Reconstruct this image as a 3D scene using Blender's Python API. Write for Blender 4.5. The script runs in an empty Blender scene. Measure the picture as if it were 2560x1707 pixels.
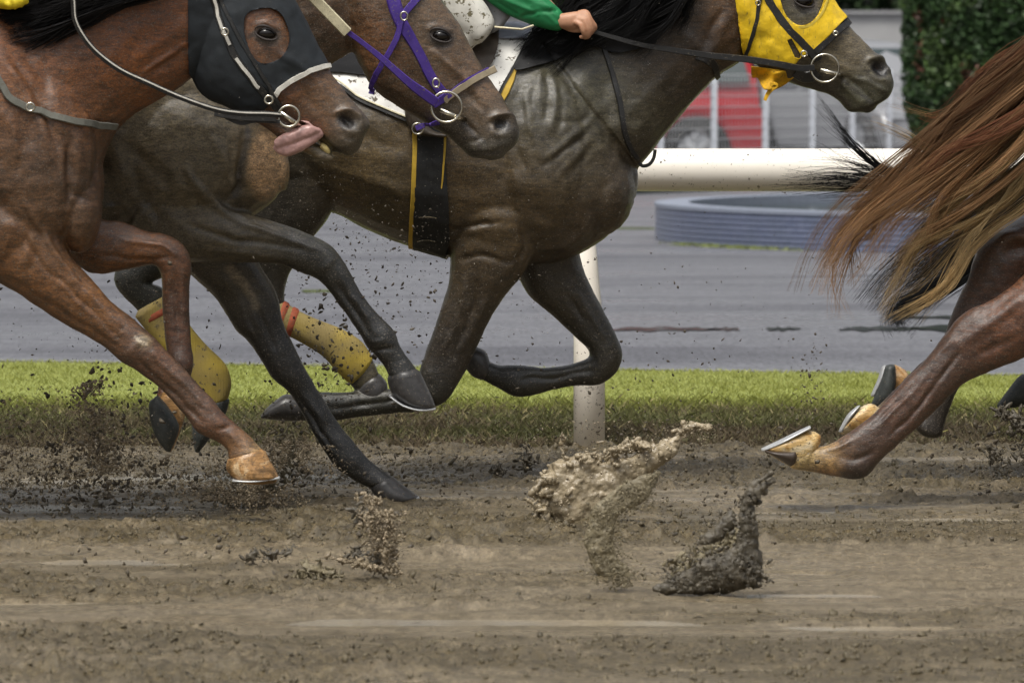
import bpy, bmesh, math, random
import numpy as np
from mathutils import Vector, Matrix
from mathutils.bvhtree import BVHTree

# ------------------------------------------------------------------ camera, sky, sun, exposure
SC = bpy.context.scene
COL = SC.collection
R = math.radians
F = 15000.0                      # focal length in pixels of the 2560 px wide photograph
CAM = np.array([0.0, -20.0, 1.42])
TH = math.atan(0.04663)
cd = bpy.data.cameras.new('camera'); cam = bpy.data.objects.new('camera', cd); COL.objects.link(cam)
cam.location = CAM; cam.rotation_euler = (math.pi/2 - TH, 0, 0)
cd.sensor_width = 36; cd.lens = F/2560*36; cd.clip_start = 0.5; cd.clip_end = 3000
cd.dof.use_dof = True; cd.dof.focus_distance = 19.6; cd.dof.aperture_fstop = 9
SC.camera = cam
w = bpy.data.worlds.new('World'); SC.world = w; w.use_nodes = True
nt = w.node_tree; bg = nt.nodes['Background']
sky = nt.nodes.new('ShaderNodeTexSky'); sky.sky_type = 'NISHITA'; sky.sun_disc = False
SUN_EL, SUN_ROT = 61, 205
sky.sun_elevation = R(SUN_EL); sky.sun_rotation = R(SUN_ROT); sky.air_density = 1.0; sky.dust_density = 4.0; sky.ozone_density = 0.6
hs_ = nt.nodes.new('ShaderNodeHueSaturation'); hs_.inputs['Saturation'].default_value = .22      # a grey overcast sky
nt.links.new(sky.outputs[0], hs_.inputs['Color']); 
# overcast: the zenith is about three times as bright as the horizon
tc0 = nt.nodes.new('ShaderNodeTexCoord'); sx0 = nt.nodes.new('ShaderNodeSeparateXYZ'); nt.links.new(tc0.outputs['Generated'], sx0.inputs[0])
mr0 = nt.nodes.new('ShaderNodeMapRange'); mr0.inputs['To Min'].default_value = .42; mr0.inputs['To Max'].default_value = 2.1; nt.links.new(sx0.outputs[2], mr0.inputs[0])
vm0 = nt.nodes.new('ShaderNodeVectorMath'); vm0.operation = 'SCALE'; nt.links.new(hs_.outputs[0], vm0.inputs[0]); nt.links.new(mr0.outputs[0], vm0.inputs['Scale'])
nt.links.new(vm0.outputs[0], bg.inputs[0]); bg.inputs[1].default_value = 0.085
sd_ = bpy.data.lights.new('sun', 'SUN'); sun = bpy.data.objects.new('sun', sd_); COL.objects.link(sun)
sd_.energy = 1.75; sd_.angle = R(18); sd_.color = (1, 0.95, 0.86)
az = R(SUN_ROT)
dirv = Vector((math.sin(az)*math.cos(R(SUN_EL)), math.cos(az)*math.cos(R(SUN_EL)), math.sin(R(SUN_EL))))
sun.rotation_euler = dirv.to_track_quat('Z', 'Y').to_euler()
SC.view_settings.view_transform = 'Standard'; SC.view_settings.look = 'None'
SC.view_settings.exposure = 0.35; SC.view_settings.gamma = 1
SC.render.engine = 'CYCLES'
SC.cycles.max_bounces = 6

# ------------------------------------------------------------------ helpers
def W(px, py, Y):
    """point of the world on the plane y = Y seen at photo pixel px, py"""
    a = (px-1280)/F; b = -(py-853.5)/F
    d = np.array([a, math.cos(TH)+b*math.sin(TH), -math.sin(TH)+b*math.cos(TH)])
    return CAM + d*((Y+20.0)/d[1])
def PIX(v):
    v = np.asarray(v, float).reshape(-1, 3) - CAM
    z = v[:, 1]*math.cos(TH) - v[:, 2]*math.sin(TH)
    u = v[:, 1]*math.sin(TH) + v[:, 2]*math.cos(TH)
    return np.stack([1280+F*v[:, 0]/z, 853.5-F*u/z], 1)
def tag(o, label=None, cat=None, group=None, kind=None):
    if label: o['label'] = label
    if cat: o['category'] = cat
    if group: o['group'] = group
    if kind: o['kind'] = kind
    return o
def thing(name, loc, label, cat, group=None):
    o = bpy.data.objects.new(name, None); COL.objects.link(o); o.location = Vector(loc); o.empty_display_size = 0.1
    return tag(o, label, cat, group)
def adopt(o, parent):
    if parent is not None:
        o.parent = parent
        L = Vector((0, 0, 0)); p = parent
        while p is not None: L += p.location; p = p.parent
        o.location = o.location - L
    return o
def mesh_obj(name, verts, faces, mat, parent=None, smooth=True, cols=None):
    me = bpy.data.meshes.new(name)
    verts = np.asarray(verts, dtype=np.float32).reshape(-1, 3)
    if isinstance(faces, np.ndarray):
        nf, k = faces.shape
        me.vertices.add(len(verts)); me.vertices.foreach_set('co', verts.ravel())
        me.loops.add(nf*k); me.loops.foreach_set('vertex_index', faces.astype(np.int32).ravel())
        me.polygons.add(nf); me.polygons.foreach_set('loop_start', np.arange(0, nf*k, k, dtype=np.int32))
        me.update(calc_edges=True)
    else:
        me.from_pydata(verts.tolist(), [], faces); me.update()
    if cols is not None: set_cols(me, cols)
    o = bpy.data.objects.new(name, me); COL.objects.link(o)
    if mat: me.materials.append(mat)
    if smooth: me.polygons.foreach_set('use_smooth', np.ones(len(me.polygons), dtype=bool))
    return adopt(o, parent)
def set_cols(me, cols):
    a = me.color_attributes.new('col', 'FLOAT_COLOR', 'POINT')
    c = np.ones((len(me.vertices), 4), np.float32); c[:, :3] = cols
    a.data.foreach_set('color', c.ravel())
def verts_of(me):
    v = np.empty(len(me.vertices)*3, np.float32); me.vertices.foreach_get('co', v); return v.reshape(-1, 3).astype(float)
def normals_of(me):
    n = np.empty(len(me.vertices)*3, np.float32); me.vertex_normals.foreach_get('vector', n); return n.reshape(-1, 3).astype(float)
def hash3(ix, iy, iz, seed):
    h = (ix.astype(np.int64)*374761393 + iy.astype(np.int64)*668265263 + iz.astype(np.int64)*2147483647 + seed*144665) & 0xffffffff
    h = ((h ^ (h >> 13))*1274126177) & 0xffffffff
    h = h ^ (h >> 16)
    return (h & 0xffff)/65535.0
def vn(P, seed=0):
    """value noise in -1..1 on an N x 3 array"""
    i = np.floor(P).astype(np.int64); f = P - i; f = f*f*(3-2*f)
    out = 0
    for dx in (0, 1):
        wx = f[:, 0] if dx else 1-f[:, 0]
        for dy in (0, 1):
            wy = f[:, 1] if dy else 1-f[:, 1]
            for dz in (0, 1):
                wz = f[:, 2] if dz else 1-f[:, 2]
                out = out + wx*wy*wz*hash3(i[:, 0]+dx, i[:, 1]+dy, i[:, 2]+dz, seed)
    return out*2-1
def fbm(P, oct=3, seed=0, gain=.5):
    s = 0; a = 1; t = 0
    for k in range(oct):
        s = s + a*vn(P*(2**k), seed+k); t += a; a *= gain
    return s/t
def catmull(A, sub):
    A = np.asarray(A, float); n = len(A)
    if n < 3 or sub <= 1:
        return A
    out = []
    for i in range(n-1):
        p0 = A[max(i-1, 0)]; p1 = A[i]; p2 = A[i+1]; p3 = A[min(i+2, n-1)]
        for k in range(sub):
            t = k/sub
            out.append(.5*((2*p1)+(-p0+p2)*t+(2*p0-5*p1+4*p2-p3)*t*t+(-p0+3*p1-3*p2+p3)*t**3))
    out.append(A[-1])
    return np.array(out)

# ------------------------------------------------------------------ materials
class N:
    def __init__(s, name):
        s.m = bpy.data.materials.new(name); s.m.use_nodes = True; s.t = s.m.node_tree; s.b = s.t.nodes['Principled BSDF']
    def n(s, typ, **kw):
        x = s.t.nodes.new(typ)
        for k, v in kw.items():
            if k.startswith('i_'):
                key = k[2:]; key = int(key) if key.isdigit() else key.replace('_', ' ')
                x.inputs[key].default_value = v
            else: setattr(x, k, v)
        return x
    def l(s, a, b): s.t.links.new(a, b)
    def coord(s, scale=(1, 1, 1)):
        c = s.n('ShaderNodeTexCoord'); mp = s.n('ShaderNodeMapping'); mp.inputs['Scale'].default_value = scale
        s.l(c.outputs['Object'], mp.inputs[0]); return mp.outputs[0]
    def noise(s, scale, detail=4, rough=.55, vec=None, dist=0):
        x = s.n('ShaderNodeTexNoise'); x.inputs['Scale'].default_value = scale; x.inputs['Detail'].default_value = detail
        x.inputs['Roughness'].default_value = rough; x.inputs['Distortion'].default_value = dist
        s.l(vec if vec is not None else s.coord(), x.inputs['Vector']); return x.outputs['Fac']
    def ramp(s, fac, stops):
        x = s.n('ShaderNodeValToRGB'); s.l(fac, x.inputs[0]); e = x.color_ramp.elements
        while len(e) < len(stops): e.new(.5)
        for q, (p, c) in zip(e, stops):
            q.position = p; q.color = (c, c, c, 1) if not isinstance(c, tuple) else (*c, 1)
        return x.outputs[0]
    def mix(s, fac, a, b, blend='MIX'):
        x = s.n('ShaderNodeMix', data_type='RGBA', blend_type=blend)
        for v, k in ((fac, 0), (a, 6), (b, 7)):
            if isinstance(v, (int, float)): x.inputs[k].default_value = v
            elif isinstance(v, tuple): x.inputs[k].default_value = (*v, 1)
            else: s.l(v, x.inputs[k])
        return x.outputs[2]
    def set(s, **kw):
        for k, v in kw.items():
            k = k.replace('_', ' ')
            if isinstance(v, tuple): s.b.inputs[k].default_value = (*v, 1)
            elif isinstance(v, (int, float)): s.b.inputs[k].default_value = v
            else: s.l(v, s.b.inputs[k])
        return s
    def bump(s, h, strength=.4, dist=.01):
        x = s.n('ShaderNodeBump'); x.inputs['Strength'].default_value = strength; x.inputs['Distance'].default_value = dist
        s.l(h, x.inputs['Height']); s.l(x.outputs[0], s.b.inputs['Normal']); return s
MUD = (.115, .092, .066)
def m_coat(name='coat', spat=.615, rough=.42, mud=(.14, .118, .09), dust=.10):
    k = N(name)
    a = k.n('ShaderNodeVertexColor', layer_name='col').outputs[0]
    c = k.mix(1.0, a, k.ramp(k.noise(6, 5, .65), [(.28, .62), (.72, 1.32)]), 'MULTIPLY')
    clump = k.noise(34, 5, .7, k.coord((1, 1, 3)), .6)
    c = k.mix(1.0, c, k.ramp(clump, [(.38, .55), (.62, 1.5)]), 'MULTIPLY')
    hair = k.noise(120, 4, .8, k.coord((1, 1, 4)))
    c = k.mix(1.0, c, k.ramp(hair, [(.38, .68), (.62, 1.36)]), 'MULTIPLY')
    fine = k.noise(190, 4, .85)
    c = k.mix(1.0, c, k.ramp(fine, [(.38, .68), (.62, 1.36)]), 'MULTIPLY')
    dusty = k.ramp(k.noise(2.6, 5, .65), [(.45, 0.0), (.75, dust)])
    c = k.mix(dusty, c, mud)
    sp = k.ramp(k.noise(230, 3, .6), [(spat, 0.0), (spat+.03, 1.0)]); sp2 = k.ramp(k.noise(75, 5, .7), [(spat+.035, 0.0), (spat+.06, .8)])
    c = k.mix(sp, c, mud); c = k.mix(sp2, c, (mud[0]*.6, mud[1]*.6, mud[2]*.6))
    k.set(Base_Color=c, Roughness=k.ramp(clump, [(.3, rough-.1), (.7, rough+.22)]), Specular_IOR_Level=.5)
    k.b.inputs['Coat Weight'].default_value = .6; k.b.inputs['Coat Roughness'].default_value = .24
    k.bump(k.mix(.5, k.mix(.5, hair, clump), fine), .6, .005)
    bb = k.n('ShaderNodeBump'); bb.inputs['Strength'].default_value = .5; bb.inputs['Distance'].default_value = .006; k.l(clump, bb.inputs['Height']); k.l(bb.outputs[0], k.b.inputs['Coat Normal'])
    return k.m
def m_plain(name, col, rough=.6, spat=None, mudc=MUD, var=.15, bump=.15, scale=40, metal=0, spec=.5, sps=140):
    k = N(name); c = k.mix(1.0, col, k.ramp(k.noise(scale, 4), [(.3, 1-var), (.7, 1+var)]), 'MULTIPLY')
    if spat is not None:
        sp = k.ramp(k.noise(sps, 4, .65), [(spat, 0.0), (spat+.04, 1.0)]); c = k.mix(sp, c, mudc)
    k.set(Base_Color=c, Roughness=rough, Metallic=metal, Specular_IOR_Level=spec)
    if bump: k.bump(k.noise(scale*4, 3), bump, .003)
    return k.m

# ------------------------------------------------------------------ lofts
def ring_loft(st, Y, n=22, sub=4, dy=0.0, power=2.3):
    """st rows: x1,y1,x2,y2,depth[,shift]: two outline points (photo pixels), half thickness and depth shift in metres"""
    st = [list(r)+[0.0]*(6-len(r)) for r in st]
    A = catmull(st, sub)
    V = []; Fc = []; cs = []; axes = []
    for r in A:
        Yc = Y+dy+r[5]
        p1 = W(r[0], r[1], Yc); p2 = W(r[2], r[3], Yc); c = (p1+p2)/2; a = (p1-p2)/2
        cs.append(c); axes.append(np.linalg.norm(a))
        for k in range(n):
            t = 2*math.pi*k/n; ct, s_ = math.cos(t), math.sin(t); e = 2/power
            V.append(c + a*np.sign(ct)*abs(ct)**e + np.array([0, r[4], 0])*np.sign(s_)*abs(s_)**e)
    m = len(A)
    for i in range(m-1):
        for k in range(n):
            Fc.append((i*n+k, i*n+(k+1) % n, (i+1)*n+(k+1) % n, (i+1)*n+k))
    for end, i0, i1 in ((0, 0, 1), (1, m-1, m-2)):
        c = cs[i0]; d = c-cs[i1]; d = d/(np.linalg.norm(d)+1e-9)
        b = len(V)
        rr = min(axes[i0], A[i0][4])
        for k in range(n): V.append(c+(V[i0*n+k]-c)*.72+d*rr*.32)
        V.append(c+d*rr*.45); top = len(V)-1
        for k in range(n):
            q = (i0*n+k, i0*n+(k+1) % n, b+(k+1) % n, b+k); tr = (b+k, b+(k+1) % n, top)
            if end == 0: q = q[::-1]; tr = tr[::-1]
            Fc.append(q); Fc.append(tr)
    return V, Fc
def ball(px, py, Y, rx, ry, rz, n=20):
    """ellipsoid, radii in metres: along x, depth, height"""
    c = W(px, py, Y); V = []; Fc = []
    for i in range(n//2+1):
        a = math.pi*i/(n//2)
        for k in range(n):
            t = 2*math.pi*k/n
            V.append(c+np.array([rx*math.sin(a)*math.cos(t), ry*math.sin(a)*math.sin(t), rz*math.cos(a)]))
    for i in range(n//2):
        for k in range(n): Fc.append((i*n+k, i*n+(k+1) % n, (i+1)*n+(k+1) % n, (i+1)*n+k))
    return V, Fc
def join(parts):
    V = []; Fc = []
    for v, f in parts:
        o = len(V); V += list(v); Fc += [tuple(i+o for i in q) for q in f]
    return V, Fc
def bake(V, Fc, mods):
    me = bpy.data.meshes.new('tmp'); me.from_pydata([tuple(map(float, v)) for v in V], [], Fc); me.update()
    o = bpy.data.objects.new('tmp', me); COL.objects.link(o)
    for typ, kw in mods:
        md = o.modifiers.new(typ, typ)
        for k, v in kw.items(): setattr(md, k, v)
    dg = bpy.context.evaluated_depsgraph_get(); dg.update()
    res = bpy.data.meshes.new_from_object(o.evaluated_get(dg))
    bpy.data.objects.remove(o); bpy.data.meshes.remove(me)
    return res
def seg_dist(P, path, want_t=False):
    best = np.full(len(P), 1e9); bt = np.zeros(len(P)); ns = len(path)-1; kk = -1
    for a, b in zip(path[:-1], path[1:]):
        a = np.array(a, float); b = np.array(b, float); d = b-a; L = (d*d).sum()+1e-9
        kk += 1
        t = np.clip(((P-a)@d)/L, 0, 1); q = a+t[:, None]*d
        dd = np.hypot(*(P-q).T); bt = np.where(dd < best, (kk+t)/ns, bt); best = np.minimum(best, dd)
    return (best, bt) if want_t else best
def organism(name, parts, Y0, strokes, colours, mat, parent, voxel=.0056, smooth=6, rough=.0014, spots=()):
    """fuse lofts into one continuous skin, then sculpt muscles/veins (strokes) and colour the coat: its markings, plus painted shade and highlights"""
    V, Fc = join(parts)
    me = bake(V, Fc, [('REMESH', dict(mode='VOXEL', voxel_size=voxel, use_smooth_shade=True)),
                      ('SMOOTH', dict(factor=.5, iterations=smooth))])
    P = verts_of(me); Nn = normals_of(me); px = PIX(P)
    D = np.zeros(len(P)); wpx_ = px+np.stack([fbm(P*14, 2, 71), fbm(P*14, 2, 72)], 1)*8; amp = .85+.5*fbm(P*20, 2, 73)
    near = np.clip((-Nn[:, 1]+.15)/.5, 0, 1)
    for s in strokes:
        path, wd, h = s[0], s[1], s[2]; lo, hi = s[3] if len(s) > 3 else (-9, .12)
        msk = (P[:, 1] > Y0+lo) & (P[:, 1] < Y0+hi)
        ds, tt = seg_dist(wpx_, catmull(path, 4) if len(path) > 2 else path, True)
        D += msk*near*h*.00125*np.exp(-(ds/max(wd, 6.5))**2)*(.25+.75*np.sin(math.pi*np.clip(tt, .0, 1))**.6)*amp
    D += .0035*fbm(P*7, 3, 3) + .0028*fbm(P*16, 3, 13) + np.clip((P[:, 2]-.85)/.2, 0, 1)*(.007*(.3-np.abs(fbm(P*5.5, 1, 23)))+.002*(.3-np.abs(fbm(P*13, 1, 24)))) + rough*fbm(P*30, 2, 9)
    P2 = P+Nn*D[:, None]
    me.vertices.foreach_set('co', P2.astype(np.float32).ravel()); me.update()
    C = np.zeros((len(P), 3)); Wt = np.zeros(len(P))
    for (cx, cy, cY, r, col) in colours:
        c = W(cx, cy, Y0+cY); d2 = ((P-c)**2).sum(1)/(r*r); wt = np.exp(-np.minimum(d2, 600)) + 1e-7/(1+d2*d2)
        C += wt[:, None]*np.array(col); Wt += wt
    C /= Wt[:, None]; C = (C**1.18)*np.array([.70, .75, .64])
    for sp_ in spots:
        if len(sp_) == 3:
            ds = seg_dist(wpx_, catmull(sp_[0], 4)); al = np.clip(1.3-ds/sp_[1], 0, 1)*(Nn[:, 1] < .3)*.85; C = C*(1-al[:, None])+np.array(sp_[2])*al[:, None]; continue
        (cx, cy, rx, ry, an, col) = sp_
        ca, sa = math.cos(an), math.sin(an); dx = px[:, 0]-cx; dy = px[:, 1]-cy; u = (dx*ca+dy*sa)/rx; v = (-dx*sa+dy*ca)/ry
        al = np.clip((1.25-np.hypot(u, v))/.45, 0, 1)*(Nn[:, 1] < .3); C = C*(1-al[:, None])+np.array(col)*al[:, None]
    set_cols(me, C)
    me.materials.clear(); me.materials.append(mat)
    o = bpy.data.objects.new(name, me); COL.objects.link(o); me.polygons.foreach_set('use_smooth', np.ones(len(me.polygons), dtype=bool))
    me.name = name
    tree = BVHTree.FromPolygons([tuple(v) for v in P2], [tuple(p.vertices) for p in me.polygons])
    info = dict(P=P2, N=normals_of(me), F=[tuple(p.vertices) for p in me.polygons], tree=tree, Y0=Y0)
    adopt(o, parent)
    return o, info
def poly_sd(P, poly):
    """signed distance, positive inside"""
    poly = np.asarray(poly, float); d = seg_dist(P, list(poly)+[poly[0]])
    ins = np.zeros(len(P), bool)
    for i in range(len(poly)):
        a = poly[i]; b = poly[(i+1) % len(poly)]
        c = ((a[1] > P[:, 1]) != (b[1] > P[:, 1]))
        with np.errstate(divide='ignore', invalid='ignore'):
            x = (b[0]-a[0])*(P[:, 1]-a[1])/(b[1]-a[1]+1e-12)+a[0]
        ins ^= c & (P[:, 0] < x)
    return np.where(ins, d, -d)
def shell(name, info, poly, mat, parent, holes=(), off=.002, thick=.003, yr=(-9, 9), fold=0.0, seed=1, smoothp=1, sidecut=True):
    """cloth or leather lying on the skin: the part of the skin inside the outline, lifted off it"""
    P, Nn, Fc = info['P'], info['N'], info['F']
    if smoothp > 1: poly = catmull(list(poly)+[poly[0]], smoothp)[:-1]
    px = PIX(P)
    def sdf(q):
        s = poly_sd(q, poly)
        for h in holes: s = np.minimum(s, -poly_sd(q, h))
        return s
    lo = np.array(poly).min(0)-20; hi = np.array(poly).max(0)+20
    cand = np.where((px[:, 0] > lo[0]) & (px[:, 0] < hi[0]) & (px[:, 1] > lo[1]) & (px[:, 1] < hi[1]) & (P[:, 1] > info['Y0']+yr[0]) & (P[:, 1] < info['Y0']+yr[1]))[0]
    s = np.full(len(P), -99.); s[cand] = sdf(px[cand])
    keep = s > -5.5
    faces = [f for f in Fc if all(keep[i] for i in f)]
    used = sorted({i for f in faces for i in f}); mp = {i: k for k, i in enumerate(used)}; used = np.array(used)
    Q = P[used].copy(); n2 = Nn[used]; s2 = s[used]; q2 = px[used]
    e = 1.0
    g = np.stack([sdf(q2+[e, 0])-s2, sdf(q2+[0, e])-s2], 1)/e
    gl = np.linalg.norm(g, axis=1)+1e-6; g = g/gl[:, None]
    mv = np.where(s2 < 0, -s2, 0)
    sc = 1/750.0
    Q[:, 0] += g[:, 0]*mv*sc; Q[:, 2] -= g[:, 1]*mv*sc
    h = off + fold*(.5+.5*fbm(P[used]*18, 2, seed))
    Q += n2*np.reshape(h, (-1, 1))
    fr = np.array([tuple(mp[i] for i in f) for f in faces if len(f) == 4])
    k = len(Q)
    # thickness: outer and inner skins with a rim
    ed = {}
    for f in fr:
        for a, b in ((0, 1), (1, 2), (2, 3), (3, 0)):
            ka = (min(f[a], f[b]), max(f[a], f[b])); ed.setdefault(ka, []).append((f[a], f[b]))
    rim = [(b, a, a+k, b+k) for v in ed.values() if len(v) == 1 for a, b in v]
    V = np.concatenate([Q+n2*thick, Q])
    allf = np.concatenate([fr, fr[:, ::-1]+k, np.array(rim).reshape(-1, 4)]) if rim else np.concatenate([fr, fr[:, ::-1]+k])
    return mesh_obj(name, V, allf, mat, parent)
def on_skin(info, px, py, lift=.004):
    d = W(px, py, 0)-CAM; d = Vector(d/np.linalg.norm(d))
    h = info['tree'].ray_cast(Vector(CAM), d)
    if h[0] is None: return None, None
    return np.array(h[0]+h[1]*lift), np.array(h[1])
def strap(name, path, wpx, mat, parent, info=None, Y=None, lift=.004, thick=.004, sub=6, scale=750, nrm=(0, -1, 0), jit=0):
    """flat strap along photo points, lying on a skin (info) or hanging at depth Y (number or list)"""
    A = catmull([list(p[:2]) for p in path], sub)
    Ys = None
    if Y is not None:
        yy = Y if isinstance(Y, (list, tuple)) else [Y]*len(path)
        Ys = np.interp(np.linspace(0, 1, len(A)), np.linspace(0, 1, len(yy)), yy)
    C = []; Nm = []; last = None
    for i, a in enumerate(A):
        p = n = None
        if info is not None: p, n = on_skin(info, a[0], a[1], lift)
        if p is None:
            yv = Ys[i] if Ys is not None else (last if last is not None else info['Y0']-.08)
            p = W(a[0], a[1], yv); n = np.array(nrm, float)
        last = p[1]; C.append(p); Nm.append(n)
    C = np.array(C); Nm = np.array(Nm)
    for _ in range(2):
        if len(C) > 4:
            C[1:-1, 1] = (C[:-2, 1]+C[1:-1, 1]*2+C[2:, 1])/4; Nm[1:-1] = (Nm[:-2]+Nm[1:-1]*2+Nm[2:])/4
    V = []; Fc = []
    ww = wpx if isinstance(wpx, (list, tuple)) else [wpx]*2
    for i in range(len(C)):
        t = C[min(i+1, len(C)-1)]-C[max(i-1, 0)]; t /= np.linalg.norm(t)+1e-9
        n = Nm[i]/(np.linalg.norm(Nm[i])+1e-9); b = np.cross(t, n); b /= np.linalg.norm(b)+1e-9; n = np.cross(b, t)
        hw = np.interp(i/(len(C)-1), np.linspace(0, 1, len(ww)), ww)/scale/2
        for (x, y) in ((-1, -.6), (-.8, 1), (.8, 1), (1, -.6)): V.append(C[i]+b*x*hw+n*y*thick/2)
    for i in range(len(C)-1):
        for k in range(4): Fc.append((i*4+k, i*4+(k+1) % 4, (i+1)*4+(k+1) % 4, (i+1)*4+k))
    m = (len(C)-1)*4; Fc += [(3, 2, 1, 0), (m, m+1, m+2, m+3)]
    return mesh_obj(name, V, Fc, mat, parent, smooth=False)
def tube(P, r, n=8, closed=False):
    P = np.array(P, float); m = len(P); V = []; Fc = []
    rr = r if hasattr(r, '__len__') else [r]*m
    up = np.array([0, 1.0, 0])
    for i in range(m):
        a = P[(i+1) % m] if closed else P[min(i+1, m-1)]; b = P[(i-1) % m] if closed else P[max(i-1, 0)]
        t = a-b; t /= np.linalg.norm(t)+1e-9
        x = np.cross(t, up)
        if np.linalg.norm(x) < .1: x = np.cross(t, [1.0, 0, 0])
        x /= np.linalg.norm(x); y = np.cross(x, t)
        for k in range(n): V.append(P[i]+rr[i]*(x*math.cos(2*math.pi*k/n)+y*math.sin(2*math.pi*k/n)))
    L = m if closed else m-1
    for i in range(L):
        j = (i+1) % m
        for k in range(n): Fc.append((i*n+k, i*n+(k+1) % n, j*n+(k+1) % n, j*n+k))
    if not closed: Fc.append(tuple(range(n-1, -1, -1))); Fc.append(tuple(range((m-1)*n, m*n)))
    return V, Fc
def ring(name, px, py, rpx, tpx, Y, mat, parent, tilt=(0, 0), squash=1.0, scale=750):
    c = W(px, py, Y); P = []
    for k in range(28):
        a = 2*math.pi*k/28
        P.append(c+np.array([math.cos(a)*rpx*squash/scale, math.cos(a)*tilt[0]+math.sin(a)*tilt[1], math.sin(a)*rpx/scale]))
    V, Fc = tube(P, tpx/scale/2, 8, True)
    return mesh_obj(name, V, Fc, mat, parent)
def limb(parts_rows, Y, dy=0, **k): return ring_loft(parts_rows, Y, dy=dy, **k)
def fused(name, parts, mat, parent, voxel=.004, smooth=3, disp=0.0, freq=60, cols=None):
    V, Fc = join(parts)
    me = bake(V, Fc, [('REMESH', dict(mode='VOXEL', voxel_size=voxel, use_smooth_shade=True)), ('SMOOTH', dict(factor=.5, iterations=smooth))])
    if disp:
        P = verts_of(me); Nn = normals_of(me)
        P = P+Nn*(disp*fbm(P*freq, 3, 5))[:, None]; me.vertices.foreach_set('co', P.astype(np.float32).ravel()); me.update()
    me.materials.clear(); me.materials.append(mat); me.name = name
    me.polygons.foreach_set('use_smooth', np.ones(len(me.polygons), dtype=bool))
    o = bpy.data.objects.new(name, me); COL.objects.link(o)
    if cols is not None: set_cols(me, np.tile(np.array(cols, float), (len(me.vertices), 1)))
    return adopt(o, parent)
def hair(name, locks, mat, parent, Y, seed=1, r=.0011, seg=14, per=26):
    """locks: (path px, n strands, spread start px, spread end px, depth spread m, colour, raggedness)"""
    rnd = np.random.default_rng(seed); VV = []; FF = []; CC = []; base = 0
    for (path, n, s0, s1, dsp, col, rag) in locks:
        G = catmull(path, 6); L = np.r_[0, np.cumsum(np.hypot(*np.diff(G, axis=0).T))]; L /= L[-1]
        nl = max(3, int(n/per)); left = n
        for q in range(nl):
            o = np.clip(rnd.normal()*.62, -1.05, 1.05); o2 = o+rnd.normal()*.35; lend = 1-rnd.random()**1.6*rag; lc = rnd.uniform(.38, 1.4); ph = rnd.uniform(0, 6.3); fq = rnd.uniform(3, 9); am = rnd.uniform(.8, 4.2); ly = rnd.normal()*dsp
            w0 = max(3.2, s0/nl*1.35)
            for _ in range(max(2, int(left/nl))):
                t1 = min(1, lend-rnd.random()**2*.12); t0 = rnd.random()*.10
                tt = np.linspace(t0, t1, seg); x = np.interp(tt, L, G[:, 0]); y = np.interp(tt, L, G[:, 1])
                tx = np.gradient(x); ty = np.gradient(y); ln = np.hypot(tx, ty)+1e-9; u = np.linspace(0, 1, seg)
                i_ = rnd.normal()
                sp = (s0*o*(1-u)+s1*1.25*o2*u) + i_*w0*(1-u)**.7 + rnd.normal()*4.5*u*u*(1+3*rag)+rnd.normal()*1.6*np.sin(u*rnd.uniform(8, 18)+rnd.uniform(0, 6))*(.3+u) + am*(1+7*u*rag)*np.sin(u*fq+ph+i_*.5)*(1+.4*i_) + rnd.normal()*1.5
                xx = x-ty/ln*sp; y2 = y+tx/ln*sp
                yy = Y+ly+rnd.normal()*dsp*.25*(1+u)
                pts = np.array([W(a, b, c) for a, b, c in zip(xx, y2, yy)])
                rr = r*rnd.uniform(.6, 1.25)*np.clip((1-u)*3.0, .3, 1)
                t = np.gradient(pts, axis=0); t /= np.linalg.norm(t, axis=1)[:, None]+1e-9
                bx = np.cross(t, [0, 1.0, 0]); bx /= np.linalg.norm(bx, axis=1)[:, None]+1e-9; by = np.cross(bx, t)
                VV.append(np.stack([pts+(bx*math.cos(g)+by*math.sin(g))*rr[:, None] for g in (0, 2.094, 4.188)], 1).reshape(-1, 3))
                i = np.arange(seg-1)[:, None]*3; k = np.arange(3)[None]; k2 = (k+1) % 3
                FF.append(np.stack([i+k, i+k2, i+3+k2, i+3+k], 2).reshape(-1, 4)+base); base += seg*3
                CC.append(np.tile(np.array(col)*lc*rnd.uniform(.75, 1.25), (seg*3, 1)))
    return mesh_obj(name, np.concatenate(VV), np.concatenate(FF), mat, parent, cols=np.concatenate(CC))
# ------------------------------------------------------------------ the setting
def sheet(name, x0, x1, y0, y1, z, mat, kind='structure', sub=1):
    xs = np.linspace(x0, x1, sub+1); ys = np.linspace(y0, y1, sub+1)
    V = [(x, y, z) for y in ys for x in xs]
    Fc = [(j*(sub+1)+i, j*(sub+1)+i+1, (j+1)*(sub+1)+i+1, (j+1)*(sub+1)+i) for j in range(sub) for i in range(sub)]
    o = mesh_obj(name, V, Fc, mat, smooth=False); o['kind'] = kind; return o
def box(x0, x1, y0, y1, z0, z1):
    V = [(x, y, z) for z in (z0, z1) for y in (y0, y1) for x in (x0, x1)]
    return V, [(0, 2, 3, 1), (4, 5, 7, 6), (0, 1, 5, 4), (2, 6, 7, 3), (0, 4, 6, 2), (1, 3, 7, 5)]

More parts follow.
